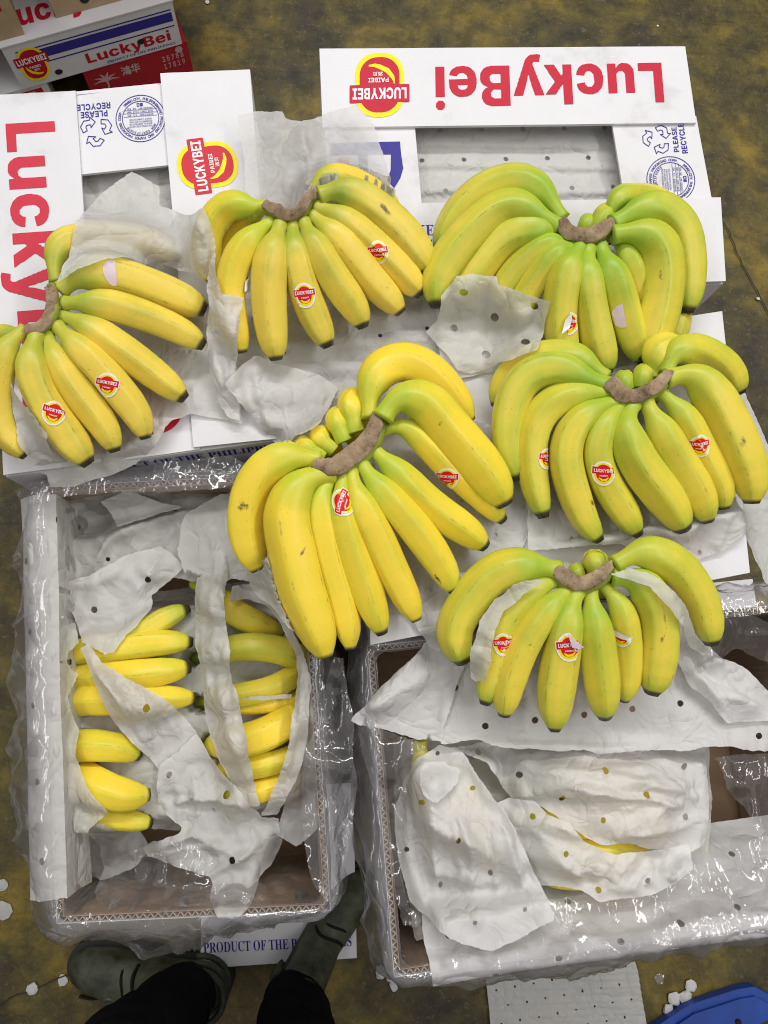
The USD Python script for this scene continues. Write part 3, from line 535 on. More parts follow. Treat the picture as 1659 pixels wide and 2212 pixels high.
def hand(name, label, group, base, mat_, crown, thick, fruits, crown_h=0.088):
    t = thing(name, label, 'banana hand', group)
    c2 = smooth_path(crown, 26); r_ = np.random.default_rng(len(label))
    end = np.sin(np.linspace(0.04, np.pi - .04, 26)) ** .30
    P = at(c2[:, 0], c2[:, 1], base + crown_h); R = thick / 2 * depth(P[13]) / F
    rad = R * (.30 + .75 * end) * (1 + .10 * (meshkit.fbm(np.column_stack([np.arange(26) * .33, np.zeros(26), np.zeros(26)]), 3, len(label)) - .5) * 2)
    V, Fc = tube(P, rad * 1.2, 18, .30)
    V = V + (meshkit.fbm(V * 75, 4, 5) - .5)[:, None] * .009 * np.array([1, 1, 1.0])
    put('cut_face', (V, Fc), 'crown_cut', t, smooth=50)
    ctr = c2.mean(0); out = np.array(c2) * 1.0
    mid = np.mean([np.mean([p[:2] for p in f_[0]], 0) for f_ in fruits if f_[1] > 44], 0) - ctr; mid /= np.linalg.norm(mid)
    G = at(c2[:, 0] + mid[0] * thick * .30, c2[:, 1] + mid[1] * thick * .30, base + crown_h - R * 1.55); Rg = R * (.55 + .55 * end)
    V, Fc = tube(G, Rg * 1.28, 18, .9); V = V + (meshkit.fbm(V * 70, 2, 8) - .5)[:, None] * .004
    put('crown', (V, Fc), 'crown_green', t, smooth=True); BAN.append((V, Fc))
    for f_ in fruits:
        pts, w = f_[0], f_[1]; o = f_[2] if len(f_) > 2 else {}
        banana(t, pts, w, base, o.get('mat', mat_), o.get('lift', 0.0), o.get('scale', 1.0), o.get('st', ()), marks=o.get('mk', ()), neck=o.get('neck', 0.0))
    return t

GH = 'banana hands laid out on the cartons'
full = lambda x, y, rot=0, kind='full', s=.0245: ((x, y), rot, kind, s)
hand('banana_hand', 'ripe yellow banana hand at the far left, its brown cut crown facing right', GH, .846, 'banana_ripe',
     [(106, 612), (111, 645), (106, 681), (86, 703), (54, 708)], 19, [
    ([(122, 612), (117, 572), (135, 528), (215, 517), (315, 528), (390, 560)], 54, {'lift': -.012}),
    ([(48, 714, .07), (20, 722, .06), (-25, 735, .045), (-60, 790, .03)], 40, {'lift': -.015}),
    ([(130, 628), (172, 598), (231, 592), (314, 614), (397, 648), (445, 670)], 70, {'st': [full(245, 589, 0, 'back')]}),
    ([(138, 655), (185, 655), (248, 664), (331, 691), (397, 721), (441, 748)], 58, {'lift': .002}),
    ([(134, 683), (172, 697), (231, 733), (298, 780), (364, 831), (401, 862)], 60, {'lift': -.004}),
    ([(124, 705), (156, 738), (212, 793), (258, 847), (298, 903), (315, 948)], 60, {'st': [full(231, 832, -8)]}),
    ([(102, 722), (116, 760), (146, 813), (185, 866), (225, 919), (250, 976)], 58, {'lift': -.003}),
    ([(80, 722), (69, 764), (73, 813), (99, 873), (142, 939), (192, 1004)], 68, {'lift': .004, 'st': [full(114, 890, -14)]}),
    ([(55, 712), (22, 742), (0, 795), (-6, 862), (8, 925), (58, 985)], 58, {'lift': .002})])
hand('banana_hand', 'yellow banana hand in the middle of the top row, thin foam behind it', GH, .855, 'banana_ripe',
     [(569, 438), (588, 454), (625, 461), (652, 450), (666, 426), (682, 419)], 20, [
    ([(676, 418), (690, 392), (728, 384), (790, 405), (860, 455)], 48, {'lift': -.012}),
    ([(574, 452, .06), (545, 470, .05), (500, 520, .028), (478, 580, .02)], 40, {'lift': -.008, 'mat': 'banana_bright'}),
    ([(576, 448), (540, 446), (496, 448), (462, 480), (448, 540), (462, 610)], 58, {'mat': 'banana_bright', 'lift': -.004}),
    ([(588, 478), (550, 508), (515, 560), (500, 625), (508, 695), (524, 762)], 56, {'mat': 'banana_bright', 'st': [full(539, 612, 0, 'side')]}),
    ([(606, 484), (592, 535), (583, 600), (584, 665), (590, 725), (598, 778)], 66, {'lift': .003}),
    ([(632, 486), (637, 535), (648, 595), (668, 655), (692, 710), (710, 750)], 60, {'st': [full(658, 637, 8)]}),
    ([(656, 480), (676, 520), (706, 575), (742, 632), (770, 675), (785, 709)], 60, {'lift': .002}),
    ([(674, 466), (714, 500), (760, 550), (806, 606), (845, 648), (868, 676)], 62, {'lift': -.002}),
    ([(684, 448), (726, 466), (780, 506), (838, 560), (882, 604), (911, 637)], 62, {'st': [full(814, 543, 2)]}),
    ([(690, 424), (725, 414), (780, 432), (840, 478), (896, 540), (930, 586)], 76, {'lift': .006, 'mk': [(832, 452, 18, 5, 52)]})])
hand('banana_hand', 'greenest banana hand, at the back on the carton with the upside down name', GH, .856, 'banana_green',
     [(1212, 472), (1229, 496), (1259, 510), (1296, 500), (1326, 478)], 26, [
    ([(1310, 484, .06), (1328, 440, .07), (1365, 424, .055), (1430, 440, .03), (1480, 500, .02)], 50, {'lift': -.004}),
    ([(1290, 500, .055), (1302, 472, .06), (1316, 478, .04), (1330, 520, .02)], 44, {'neck': .8}), ([(1262, 500, .05), (1266, 484, .055), (1272, 492, .035), (1275, 540, .015)], 34, {'neck': .85}),
    ([(1215, 474), (1178, 424), (1120, 394), (1050, 412), (985, 472), (948, 545)], 66, {'lift': -.004}),
    ([(1462, 610, .03), (1468, 660, .022), (1462, 710, .02), (1448, 745, .02)], 44, {'lift': -.005}),
    ([(1222, 500), (1165, 496), (1100, 512), (1048, 560), (1012, 610), (985, 660)], 66, {'lift': -.004}),
    ([(1330, 512), (1352, 545), (1374, 605), (1386, 670), (1385, 730)], 54, {'lift': -.008}),
    ([(1236, 524), (1190, 530), (1140, 560), (1096, 608), (1065, 660)], 56, {'lift': -.002}),
    ([(1246, 532), (1204, 548), (1168, 590), (1135, 640), (1115, 700)], 58),
    ([(1252, 536), (1230, 572), (1216, 630), (1212, 690), (1220, 750), (1230, 790)], 66, {'lift': .004, 'st': [full(1229, 694, -6, 'side')]}),
    ([(1270, 538), (1268, 590), (1277, 660), (1292, 730), (1306, 785), (1310, 808)], 66, {'lift': .002}),
    ([(1296, 534), (1316, 578), (1338, 640), (1356, 700), (1376, 750), (1390, 782)], 64, {'lift': .001, 'st': [full(1342, 672, 10, 'back')]}),
    ([(1322, 508), (1372, 504), (1418, 528), (1434, 590), (1426, 660), (1408, 730), (1392, 782)], 76, {'lift': .008, 'mk': [(1430, 598, 14, 4, 80)]}),
    ([(1206, 490), (1160, 462), (1098, 446), (1030, 488), (978, 548), (946, 612), (944, 664)], 68, {'lift': .004}),
    ([(1322, 484), (1365, 462), (1418, 454), (1466, 488), (1484, 550), (1486, 620), (1482, 678)], 70, {'lift': .004})])
hand('banana_hand', 'large bright yellow banana hand in the centre, thick crooked brown crown', GH, .858, 'banana_bright',
     [(678, 998), (714, 1012), (752, 990), (787, 960), (808, 924), (814, 893)], 34, [
    ([(770, 935, .06), (758, 872, .06), (770, 870, .04), (800, 930, .02)], 50, {'neck': .72}), ([(745, 955, .058), (728, 908, .058), (738, 905, .04), (770, 960, .02)], 44, {'neck': .72}), ([(722, 975, .056), (690, 945, .056), (700, 945, .04), (735, 1000, .02)], 40, {'neck': .72}), ([(700, 988, .054), (656, 964, .054), (662, 968, .04), (700, 1020, .02)], 40, {'neck': .72}), ([(688, 993, .052), (622, 975, .05), (632, 980, .035), (680, 1030, .02)], 40, {'neck': .72}),
    ([(800, 905), (801, 840), (832, 796), (885, 786), (942, 820), (985, 868), (1015, 912)], 72, {'lift': -.002}),
    ([(690, 996), (628, 988), (566, 1022), (534, 1090), (534, 1165), (557, 1232)], 76, {'lift': .002}),
    ([(820, 932), (862, 922), (912, 950), (960, 1000), (1025, 1062), (1088, 1126)], 54, {'lift': -.008, 'st': [full(962, 1030, 3)]}),
    ([(720, 1020), (662, 1038), (626, 1090), (632, 1180), (658, 1285), (688, 1365), (704, 1420)], 90, {'lift': .004, 'mk': [(652, 1192, 15, 3.5, -60)]}),
    ([(730, 1024), (702, 1054), (698, 1125), (716, 1215), (742, 1310), (757, 1402)], 60, {'lift': -.003}),
    ([(742, 1024), (738, 1080), (752, 1150), (776, 1225), (802, 1305), (826, 1370)], 62, {'lift': .001, 'st': [full(742, 1085, 68)]}),
    ([(757, 1016), (772, 1068), (806, 1140), (845, 1225), (876, 1288), (900, 1340)], 64, {'lift': .002}),
    ([(778, 998), (812, 1044), (866, 1106), (920, 1175), (960, 1236), (983, 1280)], 64, {'lift': .001, 'mk': [(945, 1250, 14, 3, 50)]}),
    ([(802, 968), (850, 1012), (910, 1072), (968, 1120), (1018, 1155), (1050, 1182)], 62, {'lift': -.001}),
    ([(826, 905), (858, 866), (908, 866), (958, 912), (1016, 982), (1062, 1042), (1092, 1092)], 84, {'lift': .010, 'mk': [(950, 914, 10, 3, -10)]})])
hand('banana_hand', 'greenish yellow banana hand with eight long fruits at the right edge, three whole labels', GH, .856, 'banana_turning',
     [(1316, 820), (1330, 842), (1362, 857), (1396, 846), (1428, 824), (1445, 802)], 25, [
    ([(1415, 815, .06), (1420, 770, .065), (1440, 755, .05), (1470, 800, .03)], 60, {'lift': -.006}), ([(1388, 836, .052), (1390, 812, .055), (1396, 822, .035), (1400, 870, .015)], 42, {'neck': .85}), ([(1350, 842, .05), (1348, 822, .052), (1350, 832, .035), (1350, 880, .015)], 40, {'neck': .85}),
    ([(1440, 806), (1452, 772), (1492, 756), (1540, 772), (1578, 806), (1598, 850)], 62, {'lift': -.004}),
    ([(1308, 815), (1262, 782), (1206, 768), (1148, 780), (1098, 822), (1072, 880)], 60, {'lift': -.006, 'mat': 'banana_green'}),
    ([(1322, 850), (1268, 848), (1210, 862), (1166, 905), (1150, 965), (1155, 1035), (1175, 1118)], 60, {'lift': .0, 'st': [full(1185, 992, -2)]}),
    ([(1314, 832), (1258, 812), (1196, 796), (1136, 818), (1104, 880), (1098, 950), (1120, 1038)], 68, {'mat': 'banana_green', 'lift': .004}),
    ([(1332, 866), (1284, 884), (1240, 925), (1224, 985), (1238, 1055), (1266, 1125), (1296, 1168)], 62, {'lift': .002, 'mk': [(1280, 1085, 8, 4, 50)]}),
    ([(1346, 872), (1312, 910), (1292, 962), (1300, 1020), (1334, 1084), (1380, 1156)], 60, {'st': [full(1300, 1012, -2)]}),
    ([(1366, 874), (1354, 920), (1370, 980), (1408, 1040), (1450, 1096), (1480, 1146)], 72, {'lift': .003}),
    ([(1394, 868), (1420, 914), (1452, 972), (1488, 1032), (1516, 1086), (1530, 1128)], 66, {'lift': .001}),
    ([(1424, 846), (1468, 888), (1504, 950), (1536, 1014), (1558, 1064), (1564, 1100)], 56, {'lift': -.004, 'st': [full(1507, 955, 2)]}),
    ([(1438, 818), (1490, 812), (1536, 850), (1574, 920), (1604, 988), (1622, 1045), (1624, 1088)], 80, {'lift': .005, 'mk': [(1604, 955, 12, 6, 75)]})])
hand('banana_hand', 'banana hand above the lower right tray, foam tucked between its outer fruits', GH, .838, 'banana_turning',
     [(1202, 1226), (1221, 1245), (1256, 1260), (1290, 1246), (1320, 1220)], 27, [
    ([(1300, 1240, .06), (1285, 1214, .062), (1290, 1222, .045), (1300, 1290, .02)], 50, {'neck': .8}), ([(1250, 1250, .05), (1246, 1236, .05), (1248, 1246, .03), (1252, 1290, .015)], 34, {'neck': .85}),
    ([(1208, 1232), (1140, 1222), (1070, 1242), (1014, 1300), (984, 1368), (1002, 1432)], 76, {'lift': .005}),
    ([(1218, 1252), (1160, 1268), (1110, 1314), (1078, 1376), (1062, 1450), (1047, 1521)], 62, {'lift': -.004, 'st': [full(1091, 1386, 4)]}),
    ([(1232, 1268), (1200, 1298), (1158, 1350), (1120, 1420), (1098, 1485), (1089, 1547)], 62, {'lift': .001}),
    ([(1247, 1276), (1230, 1325), (1216, 1400), (1204, 1480), (1198, 1577)], 72, {'lift': .003, 'st': [full(1231, 1386, 4, 'folded', .027)]}),
    ([(1274, 1274), (1282, 1325), (1291, 1400), (1300, 1480), (1307, 1553)], 66, {'lift': .001}),
    ([(1302, 1262), (1336, 1306), (1354, 1380), (1356, 1450), (1346, 1515)], 54, {'lift': -.005, 'st': [full(1340, 1364, -2, 'half')]}),
    ([(1322, 1246), (1376, 1256), (1414, 1302), (1426, 1375), (1420, 1440), (1408, 1500)], 76, {'lift': .004, 'mk': [(1434, 1338, 26, 3, 82), (1432, 1378, 10, 3, 110)]}),
    ([(1326, 1220), (1378, 1196), (1442, 1210), (1494, 1262), (1524, 1326), (1538, 1392)], 74, {'lift': .008})])
# fruit packed in the left tray: a row with its tips to the right, and a row of arches
def packed(label, rows, base, mat_, grp):
    t = thing('banana_hand', label, 'banana hand', grp)
    for pts, w, *m in rows: banana(t, pts, w, base, m[0] if m else mat_, 0, 1.0)
GP = 'bananas packed inside the left tray'
packed('bananas in the left tray pointing their dark tips right', [
    ([(175, 1475, -.05), (195, 1440, -.005), (240, 1412, .02), (317, 1362, .022), (372, 1328, .018), (410, 1314, .012)], 48, 'banana_turning'), ([(148, 1436, -.06), (158, 1416, -.015), (200, 1404, .012), (280, 1396, .03), (350, 1388, .03), (416, 1387, .02)], 56), ([(148, 1486, -.06), (158, 1470, -.015), (200, 1462, .012), (280, 1457, .03), (350, 1450, .03), (412, 1441, .02)], 56),
    ([(148, 1532, -.06), (160, 1518, -.008), (200, 1512, .02), (280, 1512, .03), (355, 1508, .025), (422, 1507, .014)], 54), ([(152, 1640, -.07), (156, 1622, -.03), (176, 1612, .008), (215, 1612, .028), (262, 1618, .022), (302, 1632, .008)], 58), ([(154, 1650, -.075), (158, 1660, -.035), (185, 1682, .012), (225, 1704, .032), (280, 1718, .028), (323, 1716, .018)], 64), ([(168, 1735, -.06), (180, 1745, -.02), (215, 1762, .004), (275, 1772, .006), (330, 1779, .0)], 44)], .745, 'banana_bright', GP)
packed('arched bananas in the left tray, right of the foam fold', [
    ([(420, 1260, -.03), (465, 1292, .01), (510, 1325, .022), (560, 1352, .012), (610, 1366, -.02)], 50, 'banana_turning'), ([(425, 1424, -.04), (470, 1406, .012), (530, 1396, .032), (590, 1400, .030), (640, 1418, .006), (658, 1446, -.04)], 52, 'banana_green'), ([(430, 1516, -.04), (480, 1508, .008), (530, 1500, .026), (580, 1488, .028), (630, 1462, .01), (656, 1430, -.04)], 46, 'banana_turning'),
    ([(440, 1522, -.04), (500, 1524, .008), (560, 1524, .02), (610, 1516, .012), (650, 1492, -.03)], 34), ([(440, 1610, -.04), (490, 1606, .012), (550, 1596, .032), (600, 1574, .03), (640, 1532, .005), (654, 1490, -.04)], 62), ([(460, 1664, -.04), (510, 1660, .01), (565, 1652, .024), (610, 1640, .02), (650, 1616, -.03)], 46), ([(480, 1720, -.04), (525, 1715, .004), (570, 1706, .014), (615, 1690, .008), (650, 1665, -.03)], 42)], .745, 'banana_bright', GP)
GQ = 'bananas wrapped inside the right tray'
packed('bananas wrapped in foam in the right tray, only slivers showing', [
    ([(1120, 1700, .02), (1180, 1690, .035), (1260, 1690, .04), (1350, 1700, .03), (1440, 1730, .0)], 66), ([(1110, 1765, .02), (1180, 1770, .035), (1270, 1772, .04), (1360, 1775, .03), (1440, 1780, .0)], 66), ([(1120, 1830, .01), (1180, 1834, .03), (1260, 1838, .034), (1330, 1842, .024), (1400, 1850, .0)], 66), ([(1140, 1880, .0), (1200, 1886, .015), (1280, 1890, .015), (1350, 1890, .0)], 60),
    ([(905, 1600, .02), (912, 1640, .02), (930, 1700, .03), (950, 1760, .02), (990, 1810, .0)], 60), ([(980, 1640, .02), (990, 1700, .035), (1010, 1760, .035), (1050, 1820, .02), (1080, 1860, .0)], 66)], .765, 'banana_ripe', GQ)

# ------------------------------------------------------------------ cloth: thin sheets that fall onto the height map
for V_, F_ in BAN: lower_ceiling(V_, F_)
def resample(poly, s):
    n = max(int(poly.length / s), 8); return np.array([poly.interpolate(i / n, normalized=True).coords[0] for i in range(n)])
def bil(A, p):
    return map_coordinates(A, [(p[:, 1] - GY0) / GR - .5, (p[:, 0] - GX0) / GR - .5], order=1, mode='nearest')
def accum(n, i, w): return np.bincount(i, w, n)
def sheet_mesh(outline, z0, s, holes, seed, jag):
    r = np.random.default_rng(seed)
    W = np.array(outline, float) if z0 is None else np.array([at(x, y, z0)[:2] for x, y in outline]); poly = Polygon(W).buffer(0)
    if poly.geom_type != 'Polygon': poly = max(poly.geoms, key=lambda g: g.area)
    poly = poly.buffer(.004).buffer(-.004)
    if poly.geom_type != 'Polygon': poly = max(poly.geoms, key=lambda g: g.area)
    B = resample(poly.exterior, s * .8)
    k = np.arange(len(B)); nb = meshkit.noise(np.column_stack([k * .9, np.full(len(B), seed * 1.7), 0 * k]), seed) - .5
    nb2 = meshkit.noise(np.column_stack([k * .11, np.full(len(B), seed * 3.1), 0 * k]), seed + 1) - .5
    tn = np.roll(B, -1, 0) - np.roll(B, 1, 0); tn /= np.linalg.norm(tn, axis=1)[:, None] + 1e-9
    B = B + np.column_stack([tn[:, 1], -tn[:, 0]]) * (nb * jag + nb2 * jag * 3)[:, None]
    p2 = Polygon(B).buffer(0)
    if p2.geom_type != 'Polygon': p2 = max(p2.geoms, key=lambda g: g.area)
    B = np.array(p2.exterior.coords)[:-1]
    x0, y0, x1, y1 = p2.bounds
    gx, gy = np.meshgrid(np.arange(x0, x1, s), np.arange(y0, y1, s * .866)); gx = gx + (np.arange(gx.shape[0]) % 2)[:, None] * s / 2
    P = np.column_stack([gx.ravel(), gy.ravel()]) + r.normal(0, s * .10, (gx.size, 2))
    P = P[shapely.contains_xy(p2.buffer(-s * .45), P[:, 0], P[:, 1])]
    hs = []
    if holes:
        sp, hr, rot, *o = holes; hr = hr * .78; c, sn = math.cos(math.radians(rot)), math.sin(math.radians(rot)); ox, oy = r.uniform(0, sp, 2)
        for i in range(-14, 15):
            for j in range(-14, 15):
                u, v = i * sp + (j % 2) * sp / 2 + ox, j * sp * .8 + oy
                q = np.array([(x0 + x1) / 2 + u * c - v * sn, (y0 + y1) / 2 + u * sn + v * c])
                if p2.buffer(-hr * 2.2).contains(Point(q)): hs.append(q)
    ring = []
    for q in hs:
        P = P[((P - q) ** 2).sum(1) > (hr * 1.35) ** 2]; a = np.linspace(0, 2 * np.pi, 11)[:-1] + r.uniform(0, 1)
        ring.append(q + np.column_stack([np.cos(a), np.sin(a)]) * hr * r.uniform(.93, 1.07, (10, 1)))
    P = np.vstack([B, P] + ring)
    tri = Delaunay(P).simplices; c = P[tri].mean(1)
    ok = shapely.contains_xy(p2, c[:, 0], c[:, 1])
    rid = np.full(len(P), -1); n0 = len(P) - 10 * len(hs)
    for k_ in range(len(hs)): rid[n0 + 10 * k_:n0 + 10 * k_ + 10] = k_
    rt_ = rid[tri]; ok &= ~((rt_[:, 0] >= 0) & (rt_[:, 0] == rt_[:, 1]) & (rt_[:, 1] == rt_[:, 2]))
    tri = tri[ok]; a = np.cross(np.column_stack([P[tri[:, 1]] - P[tri[:, 0]], 0 * c[ok][:, 0]]), np.column_stack([P[tri[:, 2]] - P[tri[:, 0]], 0 * c[ok][:, 0]]))[:, 2]
    tri = tri[np.abs(a) > 1e-9]; a = a[np.abs(a) > 1e-9]; tri[a < 0] = tri[a < 0][:, ::-1]
    used, inv = np.unique(tri, return_inverse=True)
    return P[used], inv.reshape(-1, 3), used < len(B)
def drape(outline, z0, s=.0036, holes=None, slack=1.03, lifts=(), creases=(), corr=None, wrinkle=.006, its=130, g=.0007, under=False, floor_z=None, hold=.10, seed=0, jag=.0016, gap=.0015, crumple=.0004, wscale=9, aniso=None, seat=None, fold=.0055, fans=()):
    P, tri, edge = sheet_mesh(outline, z0, s, holes, seed, jag); n = len(P)
    D = pix(np.column_stack([P, np.full(n, z0)])); rays = ray(D[:, 0], D[:, 1]); rays = rays / rays[:, 2:]
    S = gaussian_filter(maximum_filter(H, 3), 1.2)
    if seat is not None: S = np.full_like(S, seat - .02)
    if floor_z is not None: S = np.maximum(S, floor_z)
    bump = np.zeros(n)
    for x, y, h, rr in lifts: bump = np.maximum(bump, h * np.exp(-((D[:, 0] - x) ** 2 + (D[:, 1] - y) ** 2) / (2 * rr * rr)))
    creases = list(creases)
    for A_, B_, nf, h, w in fans:
        A_, B_ = LineString(A_), LineString(B_); r_ = np.random.default_rng(seed + 5)
        for q in range(nf):
            f = (q + .5 + r_.uniform(-.3, .3)) / nf; a, b = np.array(A_.interpolate(f, normalized=True).coords[0]), np.array(B_.interpolate(f, normalized=True).coords[0]); dv = np.array([-(b - a)[1], (b - a)[0]])
            l0, l1 = sorted(r_.uniform(0, 1, 2)); l0, l1 = l0 * .25, 1 - (1 - l1) * .3; k1, k2 = r_.uniform(-.07, .07, 2)
            creases.append(([tuple(a + (b - a) * l0), tuple(a + (b - a) * (l0 * .65 + l1 * .35) + dv * k1), tuple(a + (b - a) * (l0 * .3 + l1 * .7) + dv * k2), tuple(a + (b - a) * l1)], h * .62 * r_.uniform(.4, 1.25), w * 1.3 * r_.uniform(.7, 1.4)))
    crz = np.zeros(n)
    for pts, h, w in creases:
        ln = LineString(pts); d = shapely.distance(ln, shapely.points(D)); t = shapely.line_locate_point(ln, shapely.points(D), normalized=True)
        c_ = np.array(pts, float); tg = c_[-1] - c_[0]; sd_ = np.sign(tg[0] * (D[:, 1] - c_[0, 1]) - tg[1] * (D[:, 0] - c_[0, 0])) * (1 if h > 0 else -1)
        ww_ = np.where(sd_ > 0, w * 1.7, w * .55)
        crz = crz + np.abs(h) * np.exp(-np.abs(d / ww_) ** 1.1) * np.clip(np.sin(np.pi * np.clip(t, .02, .98)) * 2, 0.1, 1) * np.clip(np.sin(np.pi * np.clip(t, .01, .99)) * 1.6, 0, 1)
    bump = bump + crz * .5
    if corr:
        ang, wl, am = corr; a = math.radians(ang)
        ph = P[:, 0] * math.cos(a) + P[:, 1] * math.sin(a) + .006 * (meshkit.noise(np.column_stack([P * 14, np.zeros(n)]), seed) - .5)
        bump = bump + am * (np.sin(2 * np.pi * ph / wl) + .4 * np.sin(2 * np.pi * ph / wl * .53 + 1)) * (.5 + meshkit.noise(np.column_stack([P * 9, np.zeros(n)]), seed + 4))
    Pn = P
    if aniso:
        a = math.radians(aniso[0]); Pn = np.column_stack([(P[:, 0] * math.cos(a) + P[:, 1] * math.sin(a)) * aniso[1], -P[:, 0] * math.sin(a) + P[:, 1] * math.cos(a)])
    nz = (meshkit.fbm(np.column_stack([Pn * wscale, np.full(n, seed * 2.3)]), 2, seed) - .5) * 2
    rdg = 1 - np.abs(2 * meshkit.fbm(np.column_stack([Pn * wscale * .8 + 31, np.full(n, seed * 1.3)]), 2, seed + 3) - 1) * 2.2
    nz = .6 * nz + .4 * np.clip(rdg, 0, 1) ** 1.3 - .1
    for k_, (f1, f2, am) in enumerate(((3, 15, 1.0), (5, 26, .5))):
        a = seed * 1.3 + k_ * 1.9 + 1.2 * (meshkit.noise(np.column_stack([P * 3, np.full(n, seed + k_)]), 2) - .5); q = np.column_stack([(P[:, 0] * np.cos(a) + P[:, 1] * np.sin(a)) * f1, (-P[:, 0] * np.sin(a) + P[:, 1] * np.cos(a)) * f2, np.full(n, seed * 1.1 + k_)])
        bump = bump + (fold if seat is None else fold * .2) * am * np.clip(1 - np.abs(2 * meshkit.noise(q, seed + k_) - 1) * 1.6, 0, 1) ** 1.5
    E = np.vstack([tri[:, [0, 1]], tri[:, [1, 2]], tri[:, [2, 0]]]); opp = np.r_[tri[:, 2], tri[:, 0], tri[:, 1]]
    Es = np.sort(E, 1); key = Es[:, 0].astype(np.int64) * n + Es[:, 1]; o = np.argsort(key, kind='stable'); key, Es, opp = key[o], Es[o], opp[o]
    same = np.nonzero(key[1:] == key[:-1])[0]; bend = np.column_stack([opp[same], opp[same + 1]]); Eu = Es[np.r_[True, key[1:] != key[:-1]]]
    i, j = np.r_[Eu[:, 0], bend[:, 0]], np.r_[Eu[:, 1], bend[:, 1]]
    L0 = np.linalg.norm(P[i] - P[j], axis=1) * slack; kf = np.r_[np.full(len(Eu), .9), np.full(len(bend), .22)]
    cnt = np.maximum(accum(n, i, kf) + accum(n, j, kf), 1e-6)
    base = bil(S, P) if seat is None else np.full(n, seat)
    z = bil(gaussian_filter(S, 4), P) if seat is None else base.copy()
    z = np.maximum(z, bil(S, P)) + gap + bump + wrinkle * (nz + .4) * 1.2
    d0 = CAM + rays * (z - CZ)[:, None]; X = np.column_stack([d0[:, :2], z])
    hk = np.where(edge, hold * 2.2, hold)
    for it in range(its):
        X[:, 2] -= g
        for _ in range(2):
            d = X[j] - X[i]; L = np.linalg.norm(d, axis=1) + 1e-9; c = (d * (kf * (L - L0) / L * .5)[:, None])
            for k in range(3): X[:, k] += (accum(n, i, c[:, k]) - accum(n, j, c[:, k])) / cnt * 1.9
        tx = CAM + rays * (X[:, 2] - CZ)[:, None]
        X[:, :2] += (tx[:, :2] - X[:, :2]) * hk[:, None]
        X[:, 2] = np.maximum(X[:, 2], bil(S, X[:, :2]) + gap + bump + np.maximum(wrinkle * .35 * nz, 0))
    for _ in range(3):   # ease the finest kinks
        for k in range(3):
            if k < 2: continue
            av = (accum(n, Eu[:, 0], X[Eu[:, 1], k]) + accum(n, Eu[:, 1], X[Eu[:, 0], k])) / np.maximum(np.bincount(Eu.ravel(), minlength=n), 1)
            X[:, k] = .55 * X[:, k] + .45 * av
    X[:, 2] += crz * .6
    X[:, 2] += crumple * (meshkit.fbm(np.column_stack([P * 75, np.full(n, seed)]), 2, seed + 9) - .3) * 2
    if under:
        X[:, 2] = np.minimum(X[:, 2], np.minimum(bil(np.minimum(CEIL, 2.0), X[:, :2]), 2) - .001)
    return X, tri
SHEETS = []
def sheet(label, outline, z0, m='foam_white', name='foam_sheet', category='foam sheet', group='foam wrap sheets around the fruit', parent=None, part=None, **k):
    seed = k.pop('seed', len(_used) * 3 + sum(map(ord, label)) % 97); X, tri = drape(outline, z0, seed=seed, **k)
    if parent is None: p = put(name, (X, tri), m, None, smooth=True, label=label, cat=category, group=group)
    else: p = put(part, (X, tri), m, parent, smooth=True, label=label)
    SHEETS.append((X, tri)); raise_map(X, tri)
    return p
HOLES = (.060, .0034, 12)

# liners seen through the openings of the two lids
H[inside(Polygon(quad([(170, 360), (372, 345), (430, 800), (210, 815)], ULZ)[:, :2]))] = ULZ - .022
H[inside(Polygon(quad([(890, 270), (1335, 262), (1365, 440), (905, 445)], LID)[:, :2]))] = LID - .026
sheet('foam liner with holes seen in the window of the upper left carton', [(150, 335), (380, 325), (440, 830), (190, 850)], ULZ - .02, holes=HOLES, wrinkle=.003, slack=1.01, corr=(20, .03, .0016), seat=ULZ - .021, its=30, g=.0003)
sheet('ribbed foam liner with holes in the window of the carton with the upside down name', [(880, 250), (1345, 245), (1375, 455), (895, 460)], LID - .024, holes=(.058, .0046, 4), wrinkle=.002, slack=1.01, corr=(92, .036, .0026), seat=LID - .025, its=30, g=.0003)
H[:] = np.maximum(H, H0)
# sheets that the laid-out hands rest on
sheet('crumpled foam sheet spread beneath the far left hand', [(90, 700), (140, 660), (300, 650), (440, 640), (452, 720), (470, 790), (520, 860), (525, 918), (470, 905), (413, 893), (374, 910), (336, 972), (291, 1003), (231, 1029), (165, 1048), (106, 1056), (101, 1025), (62, 1012), (110, 985), (70, 860), (80, 760)], .85, wrinkle=.009, slack=1.06, under=True, holes=HOLES,
      floor_z=.822, creases=[([(105, 1024), (230, 1000), (330, 950), (420, 890)], .010, 14), ([(300, 780), (400, 880), (420, 900)], .008, 12)], fans=[([(75, 1000), (165, 1045), (330, 960), (440, 890)], [(120, 960), (200, 990), (330, 900), (430, 800)], 9, .009, 8)])
sheet('wide ribbed foam sheet with holes beneath the middle hand of the top row', [(470, 500), (540, 455), (690, 470), (860, 560), (940, 640), (985, 720), (985, 850), (930, 900), (800, 930), (760, 985), (690, 985), (640, 960), (560, 900), (500, 850), (470, 760)], .86, wrinkle=.004, slack=1.025, under=True, floor_z=.842, holes=HOLES, corr=(95, .034, .003))
sheet('foam sheet lying under the greenest hand', [(930, 610), (1020, 560), (1200, 560), (1420, 560), (1440, 720), (1400, 800), (1290, 830), (1100, 800), (960, 820)], .857, wrinkle=.004, slack=1.02, under=True, floor_z=.845, corr=(80, .04, .002))
